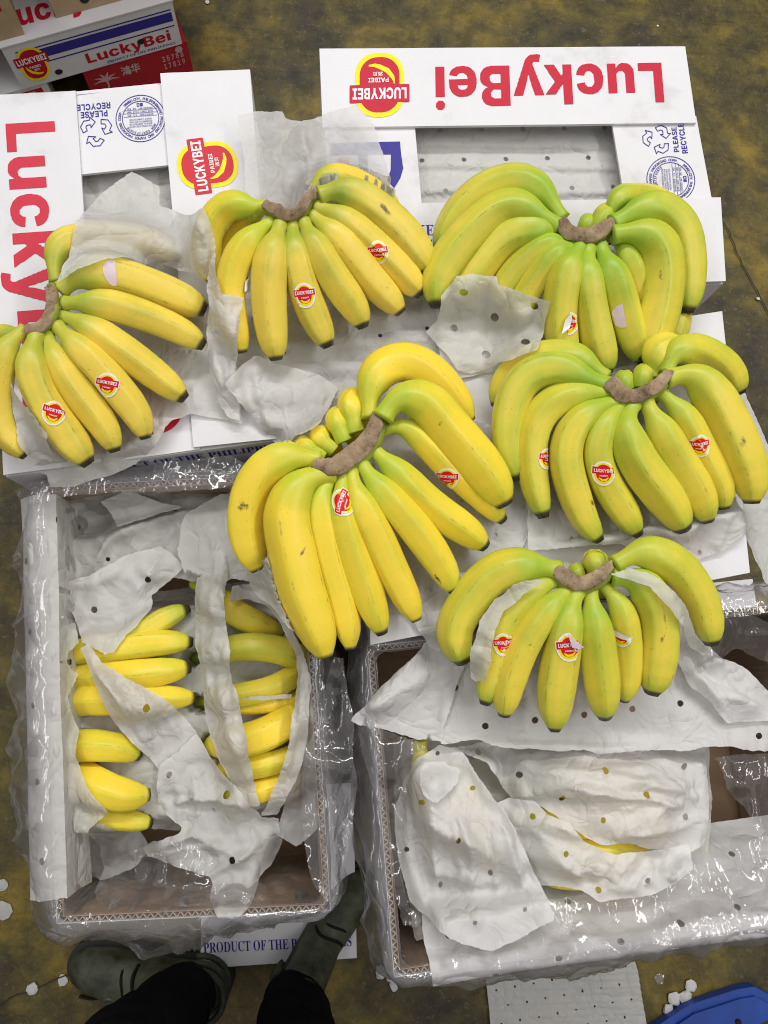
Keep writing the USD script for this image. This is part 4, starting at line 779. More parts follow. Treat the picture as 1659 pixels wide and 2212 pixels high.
sheet('foam sheet between the centre hand and the right hand, with a raised corner', [(960, 860), (1005, 905), (1070, 928), (1137, 950), (1132, 1005), (1146, 1080), (1141, 1160), (1100, 1215), (1000, 1290), (880, 1330), (780, 1310), (720, 1150), (760, 1040), (860, 930)], .86, wrinkle=.006, slack=1.04, under=True, holes=HOLES, floor_z=.838,
      creases=[([(1010, 905), (1136, 952)], .004, 10), ([(1136, 955), (1135, 1010), (1146, 1090)], .012, 10)], fans=[([(980, 880), (1130, 960)], [(900, 1320), (1130, 1180)], 6, .008, 9)])
sheet('large foam sheet beneath the right hand, its front edge rolled and its side hanging down', [(1080, 920), (1130, 830), (1300, 800), (1480, 775), (1565, 792), (1610, 840), (1645, 930), (1672, 1000), (1690, 1100), (1690, 1265), (1652, 1262), (1622, 1215), (1600, 1150), (1560, 1190), (1515, 1204), (1470, 1206), (1420, 1198), (1330, 1176), (1240, 1182), (1142, 1186), (1140, 1100), (1120, 1000)], .86, wrinkle=.006, slack=1.04, under=True, holes=HOLES,
      creases=[([(1142, 1183), (1240, 1178), (1330, 1166), (1398, 1145), (1450, 1160), (1530, 1125), (1660, 1092)], .020, 15), ([(1600, 1110), (1612, 1200), (1650, 1262)], .012, 14), ([(1570, 800), (1640, 940), (1660, 1000)], .006, 12)], floor_z=.80, fans=[([(1150, 1120), (1350, 1120), (1560, 1110), (1670, 1000)], [(1150, 1184), (1350, 1168), (1540, 1195), (1660, 1250)], 10, .009, 9)])
# ------------------------------------------------------------------ pads and clear bags that fold over the tray rims
def rim_path(q, corner=.02, step=.0045):
    p = Polygon(q[:, :2]).buffer(-corner, join_style=2).buffer(corner, quad_segs=8); ring = p.exterior
    if ring.is_ccw: ring = LineString(list(ring.coords)[::-1])
    n = int(ring.length / step); pts = np.array([ring.interpolate(i / n, normalized=True).coords[0] for i in range(n)])
    t = np.roll(pts, -1, 0) - np.roll(pts, 1, 0); t /= np.linalg.norm(t, axis=1)[:, None]; nr = np.column_stack([-t[:, 1], t[:, 0]])
    c = pts.mean(0); nr *= np.sign(((pts - c) * nr).sum(1))[:, None]
    s0 = int(np.argmin(((pts - q[0, :2]) ** 2).sum(1))); pts, nr = np.roll(pts, -s0, 0), np.roll(nr, -s0, 0)
    for _ in range(6): nr = (np.roll(nr, 1, 0) + nr * 2 + np.roll(nr, -1, 0)) / 4
    return pts, nr / np.linalg.norm(nr, axis=1)[:, None]
def side_of(pts, q):
    """0 back, 1 right, 2 front, 3 left"""
    d = np.stack([shapely.distance(LineString([q[i, :2], q[(i + 1) % 4, :2]]), shapely.points(pts)) for i in range(4)], 1)
    return np.argmin(d, 1)
def ridged(p, seed): return 1 - np.abs(2 * meshkit.noise(p, seed) - 1) * 2
def bag(parent, part, q, outs, prof, amp=.007, seed=0, mat_='film', fine=1.0, taper=0.0):
    pts, nr = rim_path(q); n = len(pts); sd = side_of(pts, q); o = np.array(outs, float)[sd]
    for i_, (xc, yc) in enumerate(q[:, :2]): o = o * (1 - .55 * np.exp(-(((pts - np.array([xc, yc])) ** 2).sum(1)) / .075 ** 2))
    if taper: o = np.where(sd == 2, o * np.clip(1.15 - taper * (pts[:, 0] - pts[:, 0].min()) / np.ptp(pts[:, 0]), .2, 1.2), o)
    for _ in range(26): o = (np.roll(o, 1) + o * 2 + np.roll(o, -1)) / 4
    prof = np.array(prof, float); d = np.r_[0, np.cumsum(np.linalg.norm(np.diff(prof[:, :2], axis=0), axis=1))]
    m = int(d[-1] / .0048); t = np.linspace(0, d[-1], m); off = np.interp(t, d, prof[:, 0]); dz = np.interp(t, d, prof[:, 1]); am = np.interp(t, d, prof[:, 2])
    k = np.exp(-(np.arange(-4, 5) / 2.0) ** 2); k /= k.sum()
    off = np.convolve(np.pad(off, 4, mode='edge'), k, 'valid'); dz = np.convolve(np.pad(dz, 4, mode='edge'), k, 'valid')
    S, T = np.meshgrid(np.arange(n) * .0045, t, indexing='ij'); P3 = np.stack([S, T, np.full_like(S, seed * 7.1)], -1)
    sag = np.stack([S * 1, T * .25, np.full_like(S, seed * 3.3)], -1)
    def dg(an, f1, f2, k_): c_, s_ = math.cos(an), math.sin(an); return np.stack([(S * c_ + T * s_) * f1, (-S * s_ + T * c_) * f2, np.full_like(S, seed * 3.3 + k_)], -1)
    sharp = lambda r: np.clip(r, 0, 1) ** 1.4
    cr = 1.3 * sharp(ridged(dg(1.15, 4, 17, 1), seed)) + 1.0 * sharp(ridged(dg(2.0, 6, 24, 2), seed + 1)) + .7 * sharp(ridged(dg(1.57, 3, 34, 3), seed + 2)) + .35 * sharp(ridged(dg(.5, 20, 50, 4), seed + 5)) - .8
    big = (meshkit.fbm(P3 * 4.5, 2, seed + 3) - .5)
    out = np.where(off > 0, off * (o / .035)[:, None], off) + amp * am * (cr + 2.2 * big)
    zz = RIM + dz + amp * .35 * am * (ridged(P3 * 22 + 9, seed + 4) - .3) + .018 * np.clip(T / d[-1] - .75, 0, 1) * (meshkit.noise(P3 * np.array([9, 0, 1]), seed + 8) - .5) * 8
    # the film cannot pass through the walls
    wallz = dz < -.004; out = np.where(wallz & (off < 0), np.minimum(out, -.0095), out); out = np.where(wallz & (off > 0), np.maximum(out, .0015), out)
    zz = np.where((np.abs(out) < .0105), np.maximum(zz, RIM + .0012), zz)
    V = np.dstack([pts[:, None, 0] + nr[:, None, 0] * out, pts[:, None, 1] + nr[:, None, 1] * out, zz]).reshape(-1, 3)
    i = np.arange(n)[:, None]; j = np.arange(m - 1)[None]; a, b = i * m + j, ((i + 1) % n) * m + j
    Fq = np.stack([a, b, b + 1, a + 1], -1).reshape(-1, 4)
    return put(part, (V, Fq), mat_, parent, smooth=38)
CV = 'foam wrap sheets around the fruit'
def rim_pad(label, q, side, s0, s1, prof, holes, seed, m_='foam_white', amp=.003):
    a, b = q[side], q[(side + 1) % 4]; L = np.linalg.norm(b - a); u = (b - a) / L; nv = np.array([u[1], -u[0], 0]); c = q.mean(0)
    if nv @ (a - c) < 0: nv = -nv
    prof = np.array(prof, float); d = np.r_[0, np.cumsum(np.linalg.norm(np.diff(prof, axis=0), axis=1))]
    P, tri, edge = sheet_mesh([(s0 * L, 0), (s1 * L, 0), (s1 * L, d[-1]), (s0 * L, d[-1])], None, .0055, holes, seed, .0015)
    tt = np.linspace(0, d[-1], 200); k = np.exp(-(np.arange(-9, 10) / 5.0) ** 2); k /= k.sum()
    of = np.convolve(np.pad(np.interp(tt, d, prof[:, 0]), 9, mode='edge'), k, 'valid'); zf = np.convolve(np.pad(np.interp(tt, d, prof[:, 1]), 9, mode='edge'), k, 'valid')
    nz = meshkit.fbm(np.column_stack([P * np.array([8, 26]), np.full(len(P), seed)]), 3, seed) - .4
    of, zf = np.interp(P[:, 1], tt, of), np.interp(P[:, 1], tt, zf)
    X = a + u * P[:, :1] + nv * (of + nz * amp * 1.5)[:, None]; X[:, 2] = RIM + zf + np.maximum(nz, 0) * amp * 2
    near = np.abs(of) < .014; X[:, 2] = np.where(near, np.maximum(X[:, 2], RIM + .0015), X[:, 2])
    p = put('foam_sheet', (X, tri), m_, None, smooth=True, label=label, cat='foam sheet', group=CV); raise_map(X, tri); return p
b1 = thing('plastic_bag', 'clear crinkled plastic bag lining the left open tray and hanging over its rim', 'plastic bag', 'clear bags in the open trays')
PR = [(-.022, -.205, .7), (-.018, -.12, 1), (-.012, -.03, .9), (-.004, .004, .25), (.006, .006, .3), (.014, .003, .8), (.026, -.020, 1.1), (.034, -.055, 1.3), (.036, -.10, 1.4)]
PO_ = [(-.006, .007, .2), (.004, .009, .3), (.018, .004, .9), (.032, -.012, 1.3), (.046, -.042, 1.6), (.048, -.075, 1.6)]
bag(b1, 'liner', LL, [.022, .020, .050, .046], PR, .0065, 3, taper=.8); bag(b1, 'overhang', LL, [.018, .014, .050, .042], PO_, .0065, 17, taper=.85)
b2 = thing('plastic_bag', 'clear crinkled plastic bag lining the right open tray and hanging over its rim', 'plastic bag', 'clear bags in the open trays')
bag(b2, 'liner', LR, [.036, .030, .030, .024], PR, .0065, 8); bag(b2, 'overhang', LR, [.030, .026, .022, .018], PO_, .0065, 23)
H[:] = np.maximum(H, H0)
def crumple(parent, part, outline, z0, lifts, seed, amp=.012, base=None, m_='film'):
    P, tri, edge = sheet_mesh([tuple(at(x, y, z0)[:2]) for x, y in outline], None, .0048, None, seed, .002); n = len(P); D = pix(np.column_stack([P, np.full(n, z0)]))
    z = np.full(n, z0); q = np.column_stack([P, np.full(n, seed * 1.9)])
    z = z + amp * (ridged(q * 13, seed) + .55 * ridged(q * 30, seed + 1) + .25 * ridged(q * 62, seed + 2) - .6)
    for x, y, h, rr in lifts: z = z + h * np.exp(-((D[:, 0] - x) ** 2 + (D[:, 1] - y) ** 2) / (2 * rr * rr))
    if base is not None: z = np.maximum(z, bil(base, P) + .002)
    r = ray(D[:, 0], D[:, 1]); r = r / r[:, 2:]; X = CAM + r * (z - CZ)[:, None]
    if base is not None: raise_map(X, tri)
    return put(part, (X, tri), m_, parent, smooth=38)
# sheets over the trays, below the lowest hand
CV = 'foam wrap sheets around the fruit'
for V_, F_ in BAN: raise_map(V_, F_)
_c1 = np.array(CEIL)
# cover sheets on the upper carton
sheet('thin foam sheet laid over the back of the far left hand, its torn edge curling', [(284, 374), (346, 404), (342, 445), (408, 463), (444, 452), (458, 500), (466, 545), (462, 590), (444, 602), (430, 592), (330, 572), (230, 567), (168, 586), (124, 614), (146, 545), (172, 463), (215, 420)], .90, m='foam_thin', wrinkle=.004, slack=1.03, creases=[([(430, 470), (452, 540), (446, 600)], .012, 10)])
sheet('narrow twisted foam strip hanging between the far left hand and the yellow hand beside it', [(444, 590), (464, 545), (472, 600), (480, 638), (524, 646), (520, 700), (514, 760), (512, 800), (516, 860), (522, 912), (490, 905), (468, 870), (456, 800), (446, 740), (449, 660)], .89, wrinkle=.006, slack=1.03, creases=[([(448, 600), (455, 700), (470, 800), (500, 890)], .014, 12), ([(520, 650), (508, 760), (505, 850)], .010, 9)], fans=[([(450, 600), (465, 560), (520, 650)], [(475, 880), (500, 905), (515, 880)], 5, .010, 6)])
sheet('thin see-through foam sheet behind the yellow hand, blue lettering showing through', [(513, 249), (560, 243), (611, 240), (618, 257), (650, 262), (695, 252), (770, 226), (795, 252), (830, 332), (866, 440), (800, 470), (690, 450), (600, 470), (558, 445), (532, 410), (525, 330)], .872, m='foam_veil', wrinkle=.005, slack=1.02, floor_z=.862, under=True, creases=[([(650, 262), (664, 350), (660, 440)], .012, 12)], corr=(12, .05, .0012))
sheet('square foam corner turned up in front of the yellow hand', [(488, 828), (520, 790), (552, 768), (620, 788), (690, 808), (728, 838), (712, 880), (692, 930), (668, 942), (640, 962), (612, 972), (575, 945), (545, 905), (515, 870)], .868, wrinkle=.006, slack=1.03, creases=[([(728, 838), (690, 930), (610, 972)], .010, 14), ([(545, 770), (560, 850), (590, 950)], .008, 16)], fans=[([(500, 830), (600, 785), (720, 840)], [(560, 930), (620, 965), (690, 930)], 5, .007, 8)])
sheet('foam flap with holes folded over the left fruits of the greenest hand', [(950, 640), (972, 612), (985, 595), (1020, 594), (1072, 598), (1076, 615), (1130, 632), (1196, 650), (1180, 705), (1160, 766), (1100, 786), (1020, 808), (985, 800), (965, 770), (920, 718), (944, 690)], .92, m='foam_cream', wrinkle=.003, slack=1.01, holes=(.050, .0056, 18), corr=(82, .032, .0022), g=.0004)
sheet('small foam tongue between the leftmost fruits of the far left hand', [(26, 830), (36, 850), (60, 868), (85, 900), (112, 950), (125, 985), (110, 1002), (60, 992), (36, 962), (28, 890)], .88, wrinkle=.006, slack=1.03, creases=[([(110, 998), (122, 985), (90, 900)], .012, 9)])
# lower right: the two wraps that carry the lowest hand
H[inside(Polygon(quad([(870, 1600), (905, 1580), (1060, 1640), (1110, 1850), (1060, 1900), (930, 1880)], .76)[:, :2]))] = .785
H[inside(Polygon(quad([(1110, 1620), (1300, 1600), (1500, 1640), (1510, 1750), (1480, 1850), (1400, 1915), (1290, 1920), (1150, 1870), (1100, 1760)], .76)[:, :2]))] = .790
H[:] = np.maximum(H, H0)
for V_, F_ in BAN: raise_map(V_, F_)
_Hk = np.array(H); H[:] = H0; H[inside(Polygon(quad([(850, 1560), (1535, 1540), (1540, 1900), (1300, 1960), (890, 2030)], .74)[:, :2]))] = .742
sheet('foam bed under the wrapped fruit in the right tray', [(845, 1600), (1000, 1585), (1300, 1570), (1530, 1580), (1540, 1750), (1525, 1880), (1420, 1930), (1250, 1965), (1050, 2000), (900, 2030), (862, 1900)], .745, m='foam_cream', wrinkle=.008, slack=1.04, under=True, fans=[([(870, 1640), (900, 1980)], [(1520, 1600), (1400, 1920)], 10, .009, 8)])
H[:] = np.maximum(H, _Hk)
rim_pad('foam pad with holes lining the front of the right tray and folded over its edge', LR, 2, .03, .925, [(-.092, -.10), (-.06, -.055), (-.03, -.02), (-.008, .001), (.004, .004), (.014, -.004), (.026, -.035), (.028, -.07)], (.075, .0052, 8), 11, m_='foam_bright')
_pf = crumple(b2, 'slack_fold', [(950, 1985), (1060, 1960), (1200, 1940), (1400, 1900), (1550, 1850), (1690, 1790), (1700, 1990), (1500, 2030), (1300, 2058), (1100, 2082), (955, 2100)], .812, [], 12, .0055, H)
sheet('crumpled foam wrap over the fruit in the right tray, upper fold', [(955, 1612), (1080, 1600), (1300, 1590), (1525, 1600), (1532, 1725), (1522, 1820), (1482, 1846), (1360, 1826), (1300, 1822), (1265, 1808), (1202, 1765), (1150, 1735), (1100, 1728), (1045, 1650)], .79, m='foam_bright', wrinkle=.005, slack=1.04, holes=(.06, .0045, 30), aniso=(5, .35), wscale=10,
      creases=[([(1080, 1640), (1300, 1668), (1440, 1700), (1520, 1690)], .012, 9), ([(1180, 1690), (1330, 1715), (1500, 1745)], .010, 9), ([(1330, 1800), (1450, 1790), (1520, 1760)], .012, 10), ([(1090, 1725), (1200, 1700), (1300, 1690)], .008, 8), ([(1400, 1650), (1480, 1720), (1525, 1720)], .010, 8)], fans=[([(960, 1625), (1060, 1660), (1180, 1750)], [(1525, 1620), (1520, 1700), (1500, 1790)], 13, .010, 7), ([(1250, 1610), (1400, 1610)], [(1500, 1720), (1525, 1700)], 5, .009, 7), ([(1330, 1820), (1250, 1800)], [(1510, 1740), (1500, 1690)], 4, .010, 8)])
sheet('crumpled foam wrap in the right tray, lower fold with a yellow slit above', [(1062, 1742), (1100, 1722), (1155, 1732), (1182, 1757), (1230, 1776), (1262, 1818), (1330, 1846), (1415, 1828), (1487, 1826), (1496, 1875), (1450, 1912), (1405, 1932), (1295, 1948), (1255, 1922), (1200, 1915), (1140, 1910), (1085, 1860), (1060, 1790)], .79, m='foam_bright', wrinkle=.005, slack=1.03, holes=(.06, .0045, 10), aniso=(60, .4), wscale=10,
      creases=[([(1300, 1930), (1350, 1860), (1380, 1830)], .012, 10), ([(1350, 1930), (1410, 1850)], .010, 9), ([(1440, 1910), (1480, 1840)], .012, 10), ([(1120, 1755), (1220, 1790), (1262, 1818)], .008, 8)], fans=[([(1150, 1880), (1300, 1945), (1480, 1890)], [(1270, 1825), (1370, 1845), (1470, 1830)], 10, .011, 7), ([(1120, 1760), (1140, 1810)], [(1300, 1880), (1280, 1920)], 4, .008, 7)])
sheet('large foam sheet hanging down the left of the right tray to a zigzag edge', [(852, 1745), (868, 1690), (900, 1640), (950, 1610), (1000, 1625), (1050, 1690), (1100, 1760), (1140, 1850), (1170, 1920), (1196, 1984), (1150, 2010), (1110, 2036), (1060, 2052), (1000, 2042), (940, 2004), (885, 1945), (862, 1860)], .80, wrinkle=.007, slack=1.04, holes=HOLES, floor_z=.755, aniso=(-50, .4),
      creases=[([(1040, 1680), (1100, 1790), (1125, 1900), (1180, 1985)], .016, 13), ([(960, 1700), (1000, 1790), (1020, 1900), (1040, 2040)], .010, 14), ([(905, 1650), (925, 1735), (985, 1790), (1060, 1850)], .012, 10), ([(870, 1700), (880, 1850), (930, 1990)], .010, 12)], fans=[([(900, 1660), (1000, 1640), (1060, 1700)], [(900, 1960), (1040, 2040), (1180, 1980)], 9, .011, 8), ([(870, 1700), (880, 1740)], [(1060, 1850), (1100, 1900)], 4, .008, 8)], m='foam_bright')
sheet('looped foam scrap at the left of the right tray', [(905, 1660), (918, 1644), (960, 1640), (992, 1660), (985, 1690), (965, 1715), (940, 1735), (912, 1720), (902, 1690)], .82, wrinkle=.004, slack=1.03, lifts=[(945, 1690, .022, 26)], m='foam_bright')
H[inside(Polygon(quad([(880, 1380), (1659, 1300), (1700, 1600), (960, 1620)], .80)[:, :2]))] = np.maximum(H, .802)[inside(Polygon(quad([(880, 1380), (1659, 1300), (1700, 1600), (960, 1620)], .80)[:, :2]))]
_Hk = np.array(H); H[:] = np.maximum(H0, np.where(inside(Polygon(quad([(880, 1380), (1659, 1300), (1700, 1600), (960, 1620)], .80)[:, :2])), .802, 0))
sheet('large flat foam sheet with holes beneath the lowest hand', [(965, 1400), (1100, 1330), (1300, 1300), (1440, 1330), (1520, 1420), (1600, 1500), (1690, 1560), (1690, 1620), (1560, 1616), (1440, 1620), (1300, 1626), (1180, 1618), (1090, 1612), (1040, 1600), (955, 1604), (957, 1560), (966, 1470)], .82, m='foam_bright', wrinkle=.003, slack=1.02, floor_z=.808, under=True, holes=(.06, .005, 6), corr=(88, .05, .001), creases=[([(957, 1598), (1060, 1606), (1180, 1612), (1300, 1620), (1450, 1612)], .010, 12), ([(1100, 1520), (1200, 1550), (1320, 1520)], .003, 8)])
sheet('folded foam sheet left of the lowest hand, pointing at the gap between the trays', [(760, 1556), (800, 1502), (850, 1455), (905, 1400), (955, 1330), (985, 1300), (1010, 1420), (985, 1480), (962, 1560), (955, 1604), (900, 1598), (830, 1575), (772, 1562)], .83, wrinkle=.006, slack=1.04, floor_z=.805, under=True, creases=[([(762, 1555), (830, 1490), (930, 1380)], .018, 13), ([(800, 1545), (880, 1490), (940, 1420)], .008, 14)], fans=[([(765, 1552), (780, 1560)], [(920, 1380), (990, 1440)], 6, .010, 7)], m='foam_bright')
sheet('foam sheet between centre hand and lowest hand', [(880, 1330), (960, 1270), (1040, 1215), (1140, 1190), (1180, 1260), (1040, 1330), (985, 1420), (930, 1400)], .855, wrinkle=.007, slack=1.05, floor_z=.83, under=True, fans=[([(890, 1330), (1040, 1220)], [(960, 1410), (1170, 1250)], 6, .009, 8)])
sheet('white foam wing spread out from the right side of the lowest hand', [(1440, 1330), (1475, 1330), (1510, 1370), (1560, 1420), (1610, 1445), (1675, 1510), (1675, 1562), (1572, 1562), (1530, 1520), (1488, 1480), (1462, 1430)], .84, wrinkle=.008, slack=1.05, floor_z=.815, under=True, creases=[([(1470, 1440), (1540, 1500), (1660, 1530)], .012, 12), ([(1500, 1440), (1560, 1420)], .012, 9)], fans=[([(1450, 1400), (1480, 1340)], [(1580, 1555), (1670, 1520)], 6, .012, 8)], m='foam_bright')
H[:] = np.maximum(H, _Hk)
sheet('foam strip tucked behind the leftmost fruit of the lowest hand', [(1012, 1462), (1018, 1400), (1034, 1340), (1066, 1296), (1110, 1264), (1160, 1252), (1188, 1254), (1130, 1282), (1090, 1318), (1064, 1380), (1056, 1440), (1050, 1478), (1022, 1476)], .90, m='foam_cream', wrinkle=.003, slack=1.01, g=.0004, lifts=[(1040, 1380, .010, 40)])
sheet('foam strip tucked inside the rightmost fruit of the lowest hand', [(1318, 1238), (1360, 1232), (1410, 1246), (1452, 1276), (1482, 1305), (1500, 1345), (1520, 1395), (1535, 1410), (1520, 1420), (1490, 1400), (1466, 1350), (1440, 1310), (1400, 1268), (1350, 1250)], .90, m='foam_cream', wrinkle=.003, slack=1.01, g=.0004)
# left tray
_m = inside(Polygon(quad([(150, 1330), (640, 1290), (655, 1720), (560, 1760), (240, 1790), (150, 1700)], .75)[:, :2])); _Hk = np.array(H); H[:] = np.maximum(H0, 0); H[_m] = .742
sheet('foam bed under the fruit in the left tray', [(112, 1345), (160, 1300), (430, 1260), (640, 1240), (655, 1500), (645, 1720), (575, 1765), (420, 1800), (300, 1790), (200, 1780), (130, 1700), (98, 1560)], .745, m='foam_cream', wrinkle=.004, slack=1.03, under=True, fans=[([(120, 1400), (200, 1780)], [(640, 1300), (640, 1700)], 10, .006, 8)])
H[:] = np.maximum(H, _Hk)
H[inside(Polygon(quad([(110, 1180), (470, 1090), (480, 1200), (330, 1330), (150, 1330)], .74)[:, :2]))] = .745; H[:] = np.maximum(H, _Hk)
sheet('grey foam sheet sunk in the back of the left tray', [(118, 1250), (112, 1212), (130, 1172), (150, 1080), (200, 1070), (350, 1060), (440, 1062), (505, 1075), (505, 1150), (480, 1215), (440, 1260), (390, 1250), (300, 1240), (190, 1262)], .775, m='foam_thin', wrinkle=.004, slack=1.05, holes=HOLES, creases=[([(190, 1245), (240, 1170), (330, 1130), (460, 1095)], .014, 12), ([(150, 1180), (175, 1120), (150, 1075)], .014, 9)], fans=[([(130, 1180), (200, 1100), (350, 1070)], [(190, 1250), (320, 1220), (490, 1090)], 9, .012, 8)])
_Hb = np.array(H); H[:] = H0
sheet('foam sheet filling the back right corner of the left tray behind the ridge', [(400, 1110), (470, 1070), (560, 1050), (640, 1060), (650, 1200), (645, 1290), (560, 1262), (500, 1250), (440, 1290), (400, 1260), (385, 1180)], .775, m='foam_thin', wrinkle=.008, slack=1.05, floor_z=.765, under=True, fans=[([(410, 1120), (560, 1060)], [(440, 1270), (630, 1270)], 8, .010, 8)])
H[:] = np.maximum(_Hb, 0)
sheet('loose foam sheet between the right row and the right wall of the left tray', [(648, 1455), (668, 1450), (684, 1500), (690, 1640), (684, 1790), (640, 1830), (598, 1800), (610, 1740), (640, 1640), (655, 1500)], .775, m='foam_thin', wrinkle=.006, slack=1.05, floor_z=.735, fans=[([(650, 1460), (680, 1460)], [(610, 1790), (680, 1790)], 5, .010, 7)])
sheet('foam sheet tucked in the front left corner of the left tray', [(150, 1780), (215, 1775), (300, 1790), (330, 1830), (290, 1870), (220, 1900), (160, 1890), (140, 1840)], .70, m='foam_thin', wrinkle=.008, slack=1.05, floor_z=.69, fans=[([(160, 1790), (290, 1800)], [(160, 1880), (300, 1850)], 6, .010, 8)])
sheet('bright foam triangle lying on the back edge of the left tray', [(215, 1084), (250, 1066), (282, 1054), (340, 1080), (392, 1097), (330, 1118), (258, 1142), (238, 1112)], .82, wrinkle=.003, slack=1.01)
sheet('foam curl at the left wall of the left tray', [(58, 1184), (100, 1176), (120, 1200), (104, 1240), (90, 1262), (84, 1290), (112, 1320), (148, 1332), (136, 1344), (105, 1338), (74, 1310), (62, 1280), (76, 1240), (96, 1205)], .83, wrinkle=.006, slack=1.04, creases=[([(66, 1280), (90, 1240), (100, 1200)], .014, 9)])
sheet('large foam sheet thrown over the upper left fruit of the left tray', [(98, 1258), (185, 1246), (262, 1206), (345, 1180), (372, 1198), (394, 1224), (361, 1260), (326, 1287), (330, 1318), (290, 1360), (246, 1408), (228, 1411), (178, 1386), (155, 1328), (118, 1290)], .815, wrinkle=.007, slack=1.04, holes=(.07, .0045, 30), creases=[([(330, 1300), (250, 1330), (160, 1330)], .008, 12), ([(350, 1190), (330, 1240), (290, 1300)], .010, 12), ([(100, 1262), (190, 1268), (280, 1225)], .007, 12)], fans=[([(110, 1270), (200, 1255), (345, 1190)], [(235, 1400), (300, 1345), (385, 1230)], 7, .009, 8)])
sheet('cream foam edge covering the left ends of the fruit in the left tray', [(113, 1358), (160, 1345), (176, 1388), (152, 1412), (152, 1432), (174, 1455), (166, 1482), (154, 1502), (162, 1538), (179, 1578), (166, 1630), (172, 1662), (192, 1700), (206, 1720), (236, 1754), (212, 1780), (186, 1804), (158, 1792), (150, 1720), (112, 1660), (100, 1560), (98, 1440)], .80, m='foam_cream', wrinkle=.006, slack=1.05, floor_z=.735, creases=[([(160, 1420), (150, 1500), (172, 1580), (168, 1660), (210, 1730)], .006, 9), ([(235, 1755), (186, 1800), (160, 1740)], .012, 10)], fans=[([(120, 1380), (100, 1560), (130, 1700)], [(165, 1420), (160, 1560), (180, 1740)], 8, .006, 6)])
sheet('white foam ridge standing between the two fruit rows of the left tray', [(428, 1195), (470, 1120), (503, 1028), (512, 1100), (507, 1180), (492, 1260), (488, 1300), (497, 1390), (512, 1480), (528, 1560), (548, 1660), (562, 1742), (535, 1745), (470, 1650), (444, 1560), (430, 1460), (424, 1380), (418, 1300), (424, 1240)], .82, wrinkle=.002, slack=1.04, aniso=(80, .35), wscale=8, floor_z=.742,
      creases=[([(500, 1040), (478, 1150), (462, 1280), (462, 1400), (485, 1520), (520, 1640), (555, 1740)], .024, 13), ([(450, 1180), (436, 1290), (438, 1400), (462, 1540)], .016, 9), ([(505, 1090), (490, 1220), (486, 1320), (505, 1450), (530, 1580)], .014, 9)], fans=[([(440, 1210), (500, 1100)], [(530, 1735), (555, 1730)], 6, .016, 6)])
sheet('twisted foam band running across the left row of the left tray', [(172, 1400), (192, 1388), (205, 1402), (222, 1432), (300, 1478), (372, 1522), (428, 1584), (440, 1630), (405, 1640), (372, 1682), (342, 1662), (290, 1610), (244, 1562), (214, 1502), (190, 1442)], .81, wrinkle=.002, slack=1.03, holes=(.07, .0048, 5), creases=[([(182, 1395), (215, 1450), (290, 1530), (360, 1640)], .016, 10), ([(215, 1440), (310, 1500), (410, 1600)], .012, 9)], fans=[([(178, 1396), (200, 1400)], [(345, 1650), (425, 1600)], 6, .012, 6)])
sheet('foam arch over the right row of the left tray, torn along its inner edge', [(489, 1302), (535, 1294), (577, 1316), (602, 1350), (624, 1390), (637, 1420), (641, 1462), (635, 1510), (629, 1560), (619, 1620), (601, 1680), (577, 1736), (563, 1762), (600, 1764), (640, 1690), (668, 1580), (676, 1480), (656, 1398), (630, 1342), (600, 1288), (545, 1256), (500, 1262)], .815, wrinkle=.002, slack=1.04, floor_z=.742, creases=[([(500, 1280), (570, 1285), (625, 1350), (652, 1440), (648, 1540), (620, 1660), (580, 1750)], .016, 12)], fans=[([(495, 1275), (510, 1262)], [(640, 1440), (670, 1420)], 4, .010, 6), ([(640, 1440), (670, 1420)], [(575, 1740), (600, 1755)], 5, .010, 6)])
sheet('foam strand bridging two fruits of the right row in the left tray', [(522, 1508), (560, 1502), (634, 1500), (632, 1510), (570, 1514), (526, 1513)], .80, wrinkle=.001, slack=1.01, jag=.0008)
H[inside(Polygon(quad([(330, 1700), (560, 1720), (600, 1780), (540, 1960), (460, 1960), (330, 1840)], .74)[:, :2]))] = .735; H[:] = np.maximum(H, _Hk)
for X_, t_ in SHEETS[-9:]: raise_map(X_, t_)
sheet('big crumpled foam sheet in the front half of the left tray', [(424, 1584), (470, 1645), (530, 1715), (566, 1762), (604, 1764), (614, 1810), (592, 1870), (562, 1900), (545, 1955), (512, 1986), (474, 1982), (452, 1942), (457, 1892), (380, 1872), (312, 1852), (306, 1832), (330, 1812), (402, 1792), (342, 1742), (337, 1700), (350, 1652), (386, 1622)], .80, wrinkle=.005, slack=1.03, holes=(.075, .0045, 40), floor_z=.70, creases=[([(345, 1740), (430, 1722), (520, 1730), (560, 1765)], .018, 13), ([(310, 1845), (420, 1800), (520, 1850), (590, 1790)], .016, 12), ([(400, 1870), (450, 1890), (500, 1860), (560, 1830)], .014, 10), ([(455, 1900), (475, 1975), (520, 1975), (560, 1900)], .014, 8)], fans=[([(345, 1700), (400, 1625), (500, 1690)], [(330, 1840), (460, 1880), (590, 1830)], 9, .013, 8), ([(460, 1890), (480, 1880), (560, 1850)], [(475, 1975), (500, 1980), (545, 1950)], 5, .012, 6)])
sheet('foam tongue with a pinked edge under the largest fruit of the centre hand', [(596, 1165), (560, 1205), (531, 1242), (542, 1268), (566, 1300), (592, 1322), (622, 1356), (648, 1385), (680, 1360), (700, 1250), (660, 1150)], .835, wrinkle=.005, slack=1.03, under=True, floor_z=.80, jag=.0024, m='foam_cream')

